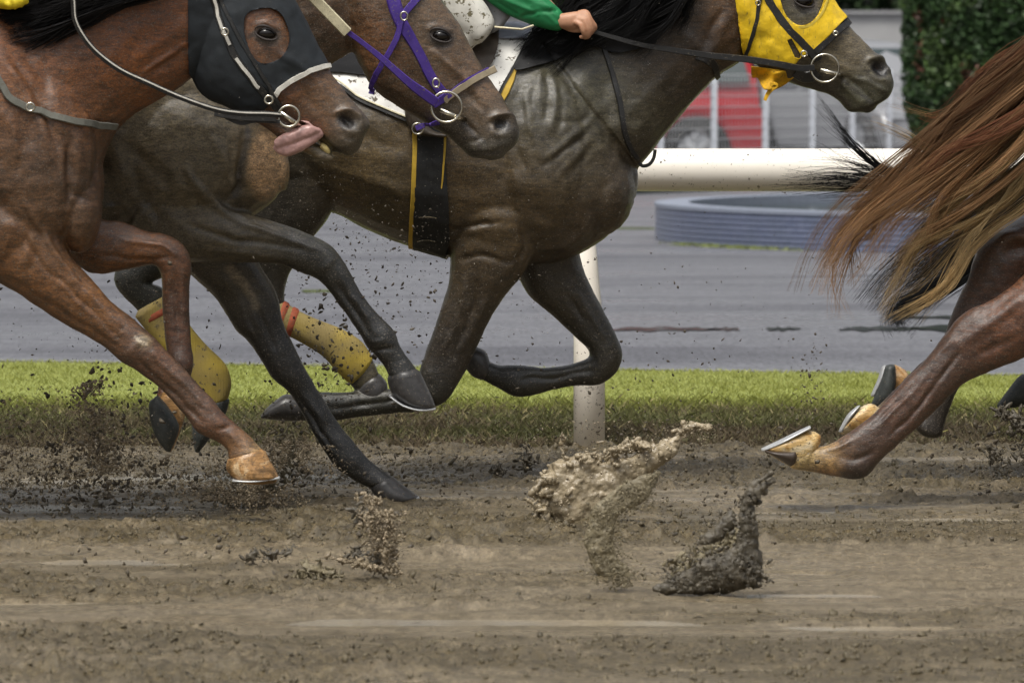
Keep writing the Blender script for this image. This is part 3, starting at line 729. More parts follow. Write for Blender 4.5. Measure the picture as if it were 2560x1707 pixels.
# parked cars
M_glass = N('car_glass'); M_glass.set(Base_Color=(.03, .045, .045), Roughness=.06, Specular_IOR_Level=.8); M_glass = M_glass.m
M_tyre = m_plain('tyre', (.02, .02, .02), .8); M_rim = m_plain('alloy_rim', (.4, .41, .43), .35, metal=.6); M_blk = m_plain('black_trim', (.02, .02, .022), .5)
def car(loc, rot, paint, label, H=1.5, Ln=4.2):
    t = thing('parked_car', loc, label, 'car', 'cars parked behind the fence'); t.rotation_euler = (0, 0, rot)
    def P(o): o.parent = t; o.location = (0, 0, 0); return o
    prof = [(-.5, .30), (-.5, .62), (-.497, .86), (-.49, .93), (-.48, .97), (-.445, 1.38), (-.40, 1.46), (-.10, 1.50), (.08, 1.46), (.14, 1.40), (.27, 1.0), (.30, .97), (.43, .86), (.48, .74), (.5, .55), (.5, .30)]
    wd = [.80, .86, .86, .84, .84, .64, .60, .60, .60, .63, .82, .82, .80, .76, .74, .74]
    V = []; Fc = []; m = len(prof); cols = 8
    for (x, z), w_ in zip(prof, wd):
        z = z*H/1.5 if z > .9 else z
        for j in range(cols+1):
            u = j/cols*2-1; V.append((x*Ln+(.05*(u*u) if x < 0 else -.09*u*u), u*w_, z-.03*abs(u)**6))
    for i in range(m-1):
        for j in range(cols): Fc.append((i*(cols+1)+j, i*(cols+1)+j+1, (i+1)*(cols+1)+j+1, (i+1)*(cols+1)+j))
    # flanks: fill each side from the profile down to the sill in vertical strips
    for sgn, j in ((-1, 0), (1, cols)):
        top = [V[i*(cols+1)+j] for i in range(m)]
        xs_ = np.linspace(top[0][0], top[-1][0], 40); o = len(V)
        tx = np.array([p[0] for p in top]); tz = np.array([p[2] for p in top]); ty = np.array([abs(p[1]) for p in top])
        for x in xs_:
            zt = np.interp(x, tx[1:-1], tz[1:-1]); yt = np.interp(x, tx[1:-1], ty[1:-1])
            arch = 0
            for wx in (-.31*Ln, .31*Ln):
                d_ = abs(x-wx)
                if d_ < .37*H/1.5: arch = max(arch, math.sqrt((.37*H/1.5)**2-d_**2)+.30)
            zb = max(.28, arch)
            for q_ in (0, .15, .5, .85, 1):
                z = zb+(min(zt, .93)-zb)*q_; V.append((x, sgn*(.86+.03*math.sin(math.pi*q_)-.05*(1-q_)), z))
            V.append((x, sgn*yt, zt))
        for i in range(39):
            for q_ in range(5): Fc.append((o+i*6+q_, o+(i+1)*6+q_, o+(i+1)*6+q_+1, o+i*6+q_+1))
    body = P(mesh_obj('body', V, Fc, paint, None))
    v, f = box(-.46*Ln, .46*Ln, -.74, .74, .22, .45); P(mesh_obj('underbody', v, f, M_blk, None, False))
    def quad(name, pts, mat): 
        V = [Vector(p) for p in pts]; nn = (V[1]-V[0]).cross(V[2]-V[0]).normalized(); V2 = [v+nn*.012 for v in V]; k_ = len(V)
        return P(mesh_obj(name, [tuple(a) for a in V2]+[tuple(a-nn*.02) for a in V2], [tuple(range(k_)), tuple(range(2*k_-1, k_-1, -1))]+[(i, (i+1) % k_, (i+1) % k_+k_, i+k_) for i in range(k_)], mat, None, False))
    hs = H/1.5
    quad('windscreen', [(.268*Ln-.08, -.72, 1.03*hs), (.268*Ln-.08, .72, 1.03*hs), (.155*Ln-.06, .58, 1.385*hs), (.155*Ln-.06, -.58, 1.385*hs)], M_glass)
    quad('rear_window', [(-.482*Ln+.03, .70, 1.0*hs), (-.482*Ln+.03, -.70, 1.0*hs), (-.452*Ln+.03, -.56, 1.36*hs), (-.452*Ln+.03, .56, 1.36*hs)], M_glass)
    for s in (-1, 1):
        for (a, b, c_, d_) in ((-.45, -.06, -.42, -.055), (-.035, .22, -.03, .135)):
            pts = [(a*Ln, s*.865, .97*hs), (b*Ln, s*.865, .97*hs), (d_*Ln, s*.665, 1.37*hs), (c_*Ln, s*.665, 1.37*hs)]
            quad('side_window', pts if s < 0 else pts[::-1], M_glass)
        v, f = box(.225*Ln, .26*Ln, s*.93-.06, s*.93+.06, .98*hs, 1.1*hs); P(mesh_obj('mirror', v, f, paint, None, False))
        v, f = box(.44*Ln, .487*Ln, s*.62-.16, s*.62+.14, .66, .78); P(mesh_obj('headlight', v, f, m_plain('lamp_glass', (.6, .62, .65), .15), None, False))
        v, f = box(-.497*Ln, -.47*Ln, s*.68-.12, s*.68+.12, .7, .88); P(mesh_obj('tail_light', v, f, m_plain('tail_lamp', (.35, .02, .02), .2), None, False))
        for wx in (-.31*Ln, .31*Ln):
            V = []; Fc = []
            wr = .325*hs
            prof_ = [(wr-.015, -.09), (wr, -.05), (wr, .05), (wr-.015, .09), (wr*.64, .1)]
            for i in range(28):
                t_ = 2*math.pi*i/28
                for (r2, yy) in prof_: V.append((wx+r2*math.cos(t_), s*.79+s*yy, wr+r2*math.sin(t_)))
            for i in range(28):
                for j in range(4): Fc.append((i*5+j, ((i+1) % 28)*5+j, ((i+1) % 28)*5+j+1, i*5+j+1))
            whl = P(mesh_obj('wheel', V, Fc, M_tyre, None))
            V = [(wx, s*.885, wr)]; Fc = []
            for i in range(40):
                t_ = 2*math.pi*i/40; r2 = .215 if (i % 8) < 4 else .20; V.append((wx+r2*math.cos(t_), s*(.87 if (i % 8) < 4 else .83), wr+r2*math.sin(t_)))
            Fc = [(0, 1+i, 1+(i+1) % 40) for i in range(40)]
            rm = mesh_obj('rim', V, Fc, M_rim, None, False); rm.parent = whl
    return t
def paint(name, c, metal=.0):
    k = N(name); k.set(Base_Color=c, Roughness=.28, Metallic=metal); k.b.inputs['Coat Weight'].default_value = .2; return k.m
p = W(1915, 300, 50); car((p[0]-2.2, 50, 0), math.pi, paint('red_paint', (.36, .003, .010)), 'red high roofed hatchback parked side on behind the wire fence', 1.82, 4.4)
p = W(2205, 300, 62); car((p[0]-.3, 62, 0), R(-62), paint('silver_paint', (.27, .275, .29), .1), 'silver car parked nose on beside the ivy covered tree', 1.72, 4.3)
p = W(2070, 300, 70); car((p[0]+.2, 70, 0), R(200), paint('grey_paint', (.12, .115, .12), .1), 'grey car parked behind the silver one with only its flank showing', 1.5, 4.3)
# ------------------------------------------------------------------ horses
M_coat = m_coat('horse_coat'); M_dcoat = m_coat('dark_leg_coat', spat=.592, rough=.36, dust=.10)
M_hood_k = m_plain('navy_hood', (.012, .016, .020), .75, .70, (.2, .17, .12), var=.25)
k = N('yellow_hood'); c = k.mix(1.0, (.80, .53, .012), k.ramp(k.noise(26, 4), [(.3, .78), (.7, 1.15)]), 'MULTIPLY')
c = k.mix(k.ramp(k.noise(60, 6, .8, k.coord((1.6, 1, .35))), [(.56, 0.0), (.66, .85)]), c, (.16, .12, .04)); c = k.mix(k.ramp(k.noise(9, 5, .7), [(.55, 0.0), (.75, .5)]), c, (.30, .21, .06)); k.set(Base_Color=c, Roughness=.6); k.bump(k.noise(22, 3), .35, .012); M_hood_y = k.m
M_leath = m_plain('black_leather', (.018, .018, .018), .45, .62, (.14, .12, .09))
M_purple = m_plain('purple_webbing', (.055, .024, .22), .6, .61, (.15, .12, .1))
M_white = m_plain('white_piping', (.62, .60, .54), .5, .64, (.2, .17, .12))
M_cream = m_plain('cream_rubber', (.68, .62, .42), .55, .60, (.3, .25, .15), sps=260)
M_tan = m_plain('tan_leather', (.30, .25, .17), .6)
M_steel = m_plain('bit_steel', (.62, .58, .48), .2, metal=1.0, var=.05)
M_eye = N('eye'); M_eye.set(Base_Color=(.006, .004, .003), Roughness=.04); M_eye = M_eye.m
M_hoofd = m_plain('dark_hoof', (.055, .052, .05), .3, .62, (.18, .15, .11), var=.3, scale=60)
def m_hoof(name, a, b, c_):
    k = N(name); n = k.noise(5, 5, .6, k.coord((3, 3, 3)), .8); c = k.ramp(n, [(.36, a), (.5, b), (.62, c_)]); c = k.mix(1.0, c, k.ramp(k.noise(80, 4, .8, k.coord((.5, 1, 3))), [(.38, .65), (.62, 1.3)]), 'MULTIPLY')
    c = k.mix(k.ramp(k.noise(130, 3), [(.62, 0.0), (.66, 1.0)]), c, (.12, .09, .06)); k.set(Base_Color=c, Roughness=.26); k.bump(k.noise(60, 4, .7, k.coord((.3, 1, 3))), .4, .004); return k.m
M_hooft = m_hoof('tan_hoof', (.16, .09, .035), (.40, .22, .085), (.58, .42, .24))
M_hoofp = m_hoof('pale_hoof', (.40, .22, .07), (.60, .42, .18), (.68, .56, .36))
M_shoe = m_plain('horseshoe', (.55, .56, .56), .35, None, metal=.4)
M_sole = m_plain('hoof_sole', (.035, .04, .038), .55, .6, (.15, .13, .1), var=.4)
M_hair = N('hair'); M_hair.set(Base_Color=M_hair.n('ShaderNodeVertexColor', layer_name='col').outputs[0], Roughness=.62, Specular_IOR_Level=.25); M_hair = M_hair.m
M_wrap = None
def m_wrap():
    k = N('yellow_bandage'); c = k.mix(1.0, (.46, .34, .055), k.ramp(k.noise(9, 4), [(.3, .72), (.7, 1.2)]), 'MULTIPLY')
    c = k.mix(k.ramp(k.noise(34, 5, .7), [(.60, 0.0), (.64, 1.0)]), c, (.10, .08, .05)); c = k.mix(k.ramp(k.noise(5, 2), [(.40, 0.0), (.62, .7)]), c, (.22, .175, .10))
    wv = k.n('ShaderNodeTexWave', wave_type='BANDS', bands_direction='X'); wv.inputs['Scale'].default_value = 60; wv.inputs['Distortion'].default_value = 2; k.l(k.coord(), wv.inputs[0])
    k.set(Base_Color=c, Roughness=.85); k.bump(k.mix(.6, wv.outputs[1], k.noise(200, 2)), .5, .004); return k.m
M_wrap = m_wrap(); M_red = m_plain('red_stripe', (.34, .08, .035), .8, .6, var=.3)
def eye(px, py, Y, info, parent, r=.025, lidcol=(.022, .015, .012)):
    p, n = on_skin(info, px, py, 0)
    if p is None: return
    c = p-n*r*.30
    V = []; Fc = []; m = 14
    for i in range(m+1):
        a = math.pi*i/m
        for k in range(20): t = 2*math.pi*k/20; V.append(c+r*np.array([1.25*math.sin(a)*math.cos(t), math.sin(a)*math.sin(t), .88*math.cos(a)]))
    for i in range(m):
        for k in range(20): Fc.append((i*20+k, i*20+(k+1) % 20, (i+1)*20+(k+1) % 20, (i+1)*20+k))
    e = mesh_obj('eye', V, Fc, M_eye, parent)
    lm = m_plain('eyelid', lidcol, .6)
    for s in (1, -1):
        P = []
        for k in range(15):
            a = math.pi*k/14; x = math.cos(a)*r*1.35; z = math.sin(a)*r*(.90 if s > 0 else .74)*s - x*.25
            q = c+np.array([x, -math.sqrt(max(0, 1-(x/(r*2.0))**2))*r*.98, z]); P.append(q)
        V, Fc = tube(P, [.001+.0032*math.sin(math.pi*k/14) for k in range(15)], 8); mesh_obj('eyelid', V, Fc, lm, parent)
def hoof(rows, Y, dy, mat, parent, shoe=None, sole=None, n=26, name='hoof'):
    V, Fc = ring_loft(rows, Y, n=n, sub=3, dy=dy, power=2.1); o = mesh_obj(name, V, Fc, mat, parent)
    if shoe:
        V, Fc = ring_loft(shoe, Y, n=12, sub=3, dy=dy, power=3); mesh_obj('shoe', V, Fc, M_shoe, o); 
        ch = o.children[-1] if o.children else None
    return o

# ---------------- horse A: chestnut, dark hood, tongue out (nearest the camera)
YA = -1.65
HA = thing('racehorse', W(-300, 1240, YA)*[1, 1, 0], 'chestnut racehorse in a navy hood with its pink tongue hanging out', 'horse', 'racehorses galloping on the muddy track')
headA = [(640, -110, 430, 10, .085), (690, -60, 460, 90, .10), (735, 10, 480, 165, .105), (768, 72, 508, 228, .10), (797, 130, 560, 262, .09), (822, 172, 622, 284, .075), (852, 213, 690, 300, .062), (885, 255, 752, 322, .056), (912, 287, 795, 350, .056), (925, 312, 828, 376, .055), (907, 348, 866, 388, .04)]
jawA = [(650, 250, 600, 285, .05), (700, 288, 645, 308, .045), (745, 322, 700, 345, .04), (785, 355, 748, 372, .04), (822, 378, 792, 399, .034), (835, 392, 818, 402, .025)]
neckA = [(640, -260, 530, 140, .10), (520, -270, 472, 200, .12), (400, -240, 402, 250, .13), (280, -200, 320, 300, .15), (120, -170, 268, 370, .17), (-40, -150, 240, 480, .20)]
torsoA = [(225, 330, 236, 520, .10), (170, 190, 208, 600, .20), (90, 40, 120, 640, .25), (-60, -90, -60, 655, .29), (-280, -120, -280, 655, .30), (-560, -80, -560, 630, .30), (-840, -90, -800, 560, .27), (-1040, -70, -1000, 540, .28), (-1220, 60, -1180, 460, .18)]
nearA = [(140, 470, -150, 620, .12), (168, 618, 20, 722, .10), (221, 690, 108, 776, .078), (275, 748, 170, 815, .064), (342, 805, 252, 862, .056), (388, 846, 302, 902, .055), (428, 888, 345, 926, .048), (482, 946, 405, 975, .037), (528, 993, 462, 1040, .036), (560, 1032, 496, 1082, .042), (592, 1062, 538, 1102, .036), (620, 1088, 566, 1122, .036), (656, 1125, 570, 1148, .044)]
farA = [(180, 400, 60, 600, .10), (240, 535, 150, 640, .08), (300, 553, 236, 682, .064), (365, 576, 310, 674, .052), (425, 592, 380, 662, .05), (462, 618, 400, 678, .048), (478, 665, 404, 700, .044), (474, 720, 405, 745, .034), (474, 790, 408, 800, .030), (478, 860, 414, 870, .032), (484, 905, 420, 912, .038), (476, 945, 408, 935, .036), (462, 980, 398, 960, .032), (455, 1005, 392, 990, .034)]
bl = lambda rows, dy=0, **k: ring_loft(rows, YA, dy=dy, **k)
partsA = [bl([(580, -100, 530, -90, .03), (574, -150, 526, -140, .032), (562, -200, 528, -192, .022), (548, -240, 538, -238, .006)], -.055), bl([(580, -100, 530, -90, .03), (574, -150, 526, -140, .032), (562, -200, 528, -192, .022), (548, -240, 538, -238, .006)], .055), bl(headA), bl(jawA), bl(neckA), bl(torsoA), bl(nearA, -.10), bl(farA, .13),
          ball(60, 380, YA-.12, .22, .14, .30), ball(200, 520, YA-.06, .07, .12, .14), ball(-20, 560, YA-.12, .18, .12, .16)]
hl = [(-1060, 250, -800, 560, .15), (-1120, 560, -920, 640, .10), (-1200, 760, -1080, 790, .06), (-1080, 960, -1010, 940, .035), (-980, 1090, -920, 1070, .04), (-900, 1180, -840, 1150, .04)]
partsA += [bl(hl, -.1), bl([(a+140, b, c+140, d, e) for a, b, c, d, e in hl], .12)]
strA = [
 ([(520, 250), (600, 285), (640, 292)], 9, -5), ([(770, 318), (800, 345), (832, 376), (865, 384)], 6, -7), ([(845, 335), (870, 350), (895, 345)], 7, -4),
 ([(850, 298), (882, 314)], 15, -20), ([(838, 284), (865, 276), (898, 296), (906, 318)], 7, 8), ([(848, 286), (878, 278), (902, 300)], 7, 5), ([(850, 305), (862, 328), (890, 332)], 7, 4),
 ([(690, 130), (760, 180), (840, 262)], 7, 4), ([(700, 180), (760, 230), (800, 280)], 12, -4), ([(640, 60), (668, 58), (700, 72)], 8, 5), ([(640, 106), (670, 112), (700, 100)], 8, -3),
 ([(640, 200), (700, 235), (740, 250)], 6, 3), ([(0, 150), (60, 220), (110, 330), (120, 420)], 16, 7), ([(30, 150), (100, 250), (150, 380)], 9, -8), ([(0, 280), (30, 330), (40, 400)], 12, 8), ([(-20, 300), (0, 420)], 12, -8),
 ([(160, 330), (180, 420), (172, 520)], 11, -9), ([(200, 330), (215, 430)], 20, 5), ([(60, 130), (110, 200), (120, 260)], 14, -5), ([(180, 340), (175, 470), (230, 500)], 8, -6),
 ([(370, 190), (420, 160), (470, 120)], 12, -7), ([(360, 180), (410, 150), (468, 108)], 7, 7), ([(300, 180), (380, 120), (470, 60)], 20, 4), ([(100, 120), (250, 150), (400, 40)], 40, 5),
 ([(60, 500), (110, 590), (180, 690), (300, 810)], 8, 8), ([(40, 560), (100, 650), (190, 740), (300, 850)], 7, -8), ([(100, 640), (180, 740), (270, 820)], 6, 6), ([(0, 690), (90, 740), (190, 800), (300, 880)], 8, -6),
 ([(120, 520), (170, 600), (240, 690), (350, 800)], 7, 5), ([(350, 900), (430, 980), (510, 1060)], 4, -7), ([(380, 880), (450, 950), (530, 1030)], 4, 5), ([(330, 880), (350, 850), (390, 850)], 10, 4),
 ([(540, 1080), (575, 1060)], 5, -4), ([(565, 1078), (600, 1120)], 5, 4),
 ([(250, 640), (340, 650), (420, 640)], 6, -5, (-.1, .5)), ([(300, 600), (400, 610), (440, 640)], 6, 5, (-.1, .5)), ([(435, 690), (440, 800), (448, 880)], 4, -6, (-.1, .5)), ([(455, 680), (458, 800)], 4, 4, (-.1, .5)),
 ([(-100, 300), (-40, 460), (40, 560)], 18, -10), ([(20, 560), (70, 600), (60, 680)], 12, 6)]
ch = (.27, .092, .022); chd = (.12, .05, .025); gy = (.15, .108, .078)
colA = [(300, 60, 0, .4, ch), (100, 80, 0, .3, ch), (430, 100, 0, .15, (.17, .06, .026)), (60, 380, -.2, .28, gy), (160, 480, -.1, .16, (.12, .075, .058)), (250, 350, 0, .12, chd), (-400, 300, 0, .8, ch), (90, 150, -.15, .1, chd),  # darker chestnut at the chest front is shade painted into the coat
  (60, 640, -.1, .16, (.26, .118, .038)), (230, 760, -.1, .12, (.24, .115, .045)), (330, 870, -.1, .08, (.12, .068, .05)), (360, 850, -.15, .018, (.5, .4, .28)), (460, 980, -.1, .09, (.14, .075, .05)), (550, 1060, -.1, .06, (.19, .085, .045)), (600, 1110, -.1, .045, (.34, .18, .09)), (630, 1135, -.1, .03, (.55, .38, .22)),
  (300, 610, .13, .12, (.22, .09, .03)), (440, 640, .13, .06, (.15, .07, .04)), (440, 780, .13, .1, (.10, .045, .028)), (450, 900, .13, .06, (.11, .048, .03)), (430, 970, .13, .04, (.24, .1, .045)),
  (670, 110, -.1, .07, (.17, .085, .042)), (668, 84, -.12, .022, (.07, .05, .035)), (800, 230, 0, .07, (.17, .095, .052)), (860, 270, 0, .05, (.13, .085, .056)), (895, 330, 0, .06, (.095, .078, .06)), (850, 370, 0, .04, (.10, .085, .06)), (700, 290, 0, .05, (.09, .06, .045)), (866, 303, -.05, .016, (.008, .005, .006)), (800, 385, 0, .04, (.2, .17, .11)), (880, 310, -.05, .013, (.008, .005, .006))]
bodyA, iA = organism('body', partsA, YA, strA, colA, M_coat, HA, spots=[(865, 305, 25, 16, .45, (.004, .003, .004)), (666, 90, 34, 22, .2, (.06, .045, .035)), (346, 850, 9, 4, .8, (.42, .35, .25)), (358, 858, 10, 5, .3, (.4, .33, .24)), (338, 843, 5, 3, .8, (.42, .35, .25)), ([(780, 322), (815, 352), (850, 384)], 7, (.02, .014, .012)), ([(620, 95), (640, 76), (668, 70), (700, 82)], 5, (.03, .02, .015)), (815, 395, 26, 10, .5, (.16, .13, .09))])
eye(666, 84, YA, iA, HA)
shell('hood', iA, [(300+168, -420), (470, -100), (469, 100), (470, 184), (500, 222), (540, 262), (600, 286), (645, 292), (690, 238), (723, 208), (766, 182), (830, 163), (900, 150), (900, -420)], M_hood_k, HA,
      holes=[catmull([(610, 81), (613, 45), (632, 28), (672, 23), (700, 38), (716, 70), (721, 104), (708, 138), (681, 155), (650, 157), (627, 132), (610, 81)], 4)], thick=.004, fold=.008)
strap('noseband', [(688, 238), (700, 222), (723, 205), (766, 181), (800, 170), (824, 168)], 13, M_white, HA, iA, lift=.009, thick=.010)
cs = strap('cheek_strap', [(528, -20), (536, 8), (561, 77), (591, 145), (647, 217), (681, 255), (698, 275)], 17, M_leath, HA, iA, lift=.012, thick=.006)
strap('cheek_piping', [(528, -20), (536, 8), (561, 77), (576, 112)], 8, M_white, HA, iA, lift=.016, thick=.006); strap('cheek_piping', [(591, 145), (620, 184), (647, 217)], 8, M_white, HA, iA, lift=.016, thick=.006)
strap('cheek_strap', [(545, -10), (560, 20), (604, 106), (681, 230), (700, 262)], 9, M_leath, HA, iA, lift=.012, thick=.006)
ring('buckle', 672, 250, 9, 5, YA-.13, M_steel, HA); ring('buckle', 562, 80, 8, 4, YA-.135, M_steel, HA)
ring('bit_ring', 722, 291, 24, 6, YA-.095, M_steel, HA)
V, Fc = tube([W(700, 280, YA-.09), W(735, 305, YA-.08), W(755, 315, YA-.05)], .008, 8); mesh_obj('bit', V, Fc, M_steel, HA)
rn = [(170, -40), (183, 0), (187, 47), (204, 85), (238, 128), (298, 174), (370, 208), (447, 242), (532, 272), (596, 283), (664, 285), (700, 288)]
strap('rein', rn, 13, M_leath, HA, Y=[YA-.30, YA-.26, YA-.2, YA-.13], thick=.004)
strap('rein_edge', [(a+2, b-2) for a, b in rn], 3.5, M_white, HA, Y=[YA-.305, YA-.265, YA-.205, YA-.135], thick=.006)
strap('rein_strap', [(536, 284), (580, 292), (620, 296), (690, 298)], 13, M_leath, HA, Y=YA-.12, thick=.005)
strap('rein_strap', [(560, 290), (600, 308), (640, 302), (700, 305)], 10, M_leath, HA, Y=YA-.11, thick=.005)
strap('breastplate', [(-60, 120), (0, 208), (25, 247), (85, 276), (170, 302), (230, 311), (285, 314)], 17, m_plain('grey_webbing', (.13, .13, .11), .7, .62), HA, iA, lift=.012, thick=.006)
ring('buckle', 76, 268, 9, 5, YA-.30, M_steel, HA)
fused('tongue', [ring_loft([(748, 300, 790, 318, .018), (776, 306, 802, 330, .020), (745, 318, 775, 345, .022), (722, 330, 742, 358, .022), (702, 338, 716, 366, .020), (686, 350, 692, 372, .012)], YA, dy=-.055, power=2.2),
                 ring_loft([(792, 318, 808, 342, .016), (768, 336, 782, 362, .020), (740, 348, 752, 380, .022), (714, 356, 722, 391, .020), (694, 362, 702, 388, .014), (684, 366, 690, 380, .008)], YA, dy=-.048, power=2.2)],
      m_plain('tongue_pink', (.44, .26, .235), .35, .72, (.25, .18, .14), var=.22, scale=60), HA, .003, 2, .0015, 90)
fused('teeth', [ring_loft([(806, 356, 800, 372, .024), (818, 364, 812, 382, .024), (826, 376, 820, 388, .014)], YA, dy=-.012)], m_plain('teeth', (.6, .48, .2), .4), HA, .003, 2)
hoof([(664, 1128, 568, 1150, .050), (676, 1152, 565, 1168, .056), (690, 1176, 572, 1184, .060), (697, 1192, 584, 1196, .060)], YA, -.10, M_hooft, HA, shoe=[(583, 1196, 583, 1203, .05), (640, 1197, 640, 1204, .062), (697, 1190, 700, 1197, .03)])
hoof([(462, 985, 400, 985, .044), (464, 1030, 384, 1012, .05), (456, 1062, 380, 1042, .052), (440, 1108, 394, 1090, .05), (428, 1128, 414, 1122, .03)], YA, .12, M_hooft, HA)
V, Fc = ring_loft([(396, 990, 386, 994, .03), (420, 1016, 372, 1010, .046), (447, 1062, 378, 1060, .048), (440, 1098, 392, 1096, .04), (426, 1128, 412, 1124, .02)], YA, dy=.062, n=18); mesh_obj('sole', V, Fc, M_sole, HA)
hair('mane', [([(420, -70), (280, -30), (150, 20), (40, 62), (-60, 92)], 700, 70, 40, .015, (.010, .009, .010), .35), ([(300, -60), (160, -10), (60, 30), (-40, 50)], 500, 60, 50, .015, (.010, .009, .010), .3), ([(240, -120), (150, -40), (60, 30), (-30, 80)], 260, 90, 50, .03, (.012, .011, .012), .5), ([(420, -220), (300, -90), (190, -20), (90, 30)], 300, 80, 40, .03, (.012, .011, .012), .5)], M_hair, HA, YA-.19, 3, .0014)

# ---------------- horse B: grey-brown, purple bridle
YB = -1.0
HB = thing('racehorse', W(0, 1260, YB)*[1, 1, 0], 'brown racehorse wearing a purple bridle with a cream rein', 'horse', 'racehorses galloping on the muddy track')
headB = [(960, -210, 770, -100, .085), (1020, -130, 800, -30, .10), (1068, -55, 850, 62, .105), (1112, 8, 892, 150, .10), (1148, 62, 925, 215, .092), (1183, 128, 985, 262, .075), (1215, 185, 1045, 296, .062), (1251, 238, 1092, 325, .056), (1277, 281, 1125, 346, .054), (1296, 320, 1152, 372, .055), (1290, 356, 1176, 394, .05), (1262, 382, 1215, 398, .034)]
neckB = [(900, 60, 760, -260, .10), (880, 130, 640, -260, .12), (822, 168, 520, -220, .14), (775, 250, 420, -160, .16), (728, 360, 330, -130, .18), (700, 470, 260, -100, .2)]
torsoB = [(712, 380, 702, 478, .08), (650, 260, 672, 512, .16), (560, 150, 590, 560, .22), (420, 0, 430, 600, .26), (240, -100, 240, 630, .29), (20, -130, 20, 640, .30), (-260, -100, -260, 620, .30), (-520, -100, -500, 560, .27), (-720, -80, -700, 540, .28), (-900, 40, -880, 460, .18)]
nearB = [(520, 330, 300, 600, .13), (572, 500, 430, 650, .11), (622, 530, 545, 655, .085), (682, 553, 642, 657, .068), (745, 574, 700, 660, .057), (802, 598, 757, 682, .053), (838, 622, 790, 696, .052), (866, 664, 808, 710, .046), (891, 711, 838, 750, .036), (921, 758, 872, 796, .034), (951, 793, 902, 838, .038), (985, 828, 920, 870, .044), (1002, 869, 942, 893, .036), (1026, 902, 960, 918, .036), (1046, 932, 973, 945, .044)]
farB = [(600, 560, 400, 620, .12), (655, 670, 490, 700, .09), (693, 735, 545, 755, .07), (704, 792, 588, 822, .06), (716, 830, 620, 852, .052), (744, 880, 656, 906, .05), (768, 926, 682, 945, .048), (790, 966, 724, 984, .038), (818, 1012, 757, 1032, .034), (848, 1062, 785, 1085, .034), (882, 1100, 812, 1130, .040), (910, 1135, 836, 1168, .043), (944, 1168, 880, 1198, .036), (982, 1192, 925, 1220, .042)]
bl = lambda rows, dy=0, **k: ring_loft(rows, YB, dy=dy, **k)
partsB = [bl([(900, -190, 850, -180, .03), (894, -240, 846, -230, .032), (882, -290, 848, -282, .022), (868, -330, 858, -328, .006)], -.055), bl([(900, -190, 850, -180, .03), (894, -240, 846, -230, .032), (882, -290, 848, -282, .022), (868, -330, 858, -328, .006)], .055), bl(headB), bl(neckB), bl(torsoB), bl(nearB, -.11), bl(farB, .10), ball(440, 370, YB-.16, .20, .13, .22), ball(655, 410, YB+.02, .07, .12, .13), ball(420, 520, YB-.13, .17, .1, .12)]
partsB += [bl([(a+250, b+10, c+250, d+10, e) for a, b, c, d, e in hl], -.1), bl([(a+110, b+10, c+110, d+10, e) for a, b, c, d, e in hl], .12)]
strB = [
 ([(1160, 362), (1200, 345), (1170, 310), (1150, 292)], 6, -6), ([(1175, 388), (1215, 384), (1262, 372)], 5, -5), ([(1240, 308), (1268, 314)], 14, -20), ([(1226, 300), (1245, 288), (1275, 290), (1286, 314)], 6, 8), ([(1232, 292), (1262, 286), (1284, 310)], 8, 6), ([(1232, 318), (1245, 338), (1275, 336)], 7, 4),
 ([(1080, 128), (1140, 180), (1215, 262)], 8, 5), ([(1100, 170), (1150, 225), (1200, 280)], 14, -4), ([(1070, 72), (1098, 64), (1130, 78)], 8, 6), ([(1075, 112), (1105, 114), (1135, 106)], 8, -3), ([(935, 80), (975, 180), (1050, 260)], 22, 4), ([(1010, 150), (1050, 220)], 16, -5),
 ([(1160, 250), (1215, 290)], 5, 3), ([(1190, 290), (1210, 340), (1222, 380)], 6, -4),
 ([(605, 330), (600, 400), (596, 470), (560, 510)], 10, -16), ([(470, 420), (490, 470), (530, 510), (620, 555)], 9, 12), ([(530, 340), (560, 400), (580, 470)], 12, 6), ([(300, 350), (380, 420), (460, 520)], 16, -7), ([(400, 250), (470, 300), (560, 300)], 30, 5), ([(330, 420), (380, 520), (400, 600)], 12, -6),
 ([(500, 500), (600, 560), (700, 590), (800, 630)], 6, 8), ([(470, 560), (580, 600), (680, 610), (760, 625)], 8, -8), ([(520, 630), (640, 635), (740, 650)], 7, 4), ([(810, 625), (830, 650), (800, 680)], 9, 4),
 ([(850, 690), (900, 760), (940, 830)], 4, 6), ([(836, 700), (888, 780), (920, 830)], 4, -7), ([(925, 850), (960, 850)], 8, 3), ([(930, 880), (985, 872)], 5, -5),
 ([(560, 690), (600, 760), (640, 850)], 9, 7, (-.05, .5)), ([(620, 680), (650, 780), (690, 870)], 8, -6, (-.05, .5)), ([(580, 720), (640, 830)], 6, -5, (-.05, .5)), ([(742, 985), (790, 1060), (840, 1120)], 4, -7, (-.05, .5)), ([(770, 990), (815, 1060)], 4, 5, (-.05, .5)),
 ([(690, 470), (650, 490)], 10, 4), ([(245, 350), (262, 440), (300, 570)], 22, -26), ([(290, 330), (300, 420), (345, 560)], 22, 8), ([(480, 435), (500, 470), (540, 510)], 6, 9)]
gb = (.27, .215, .155); lg = (.017, .0165, .016)
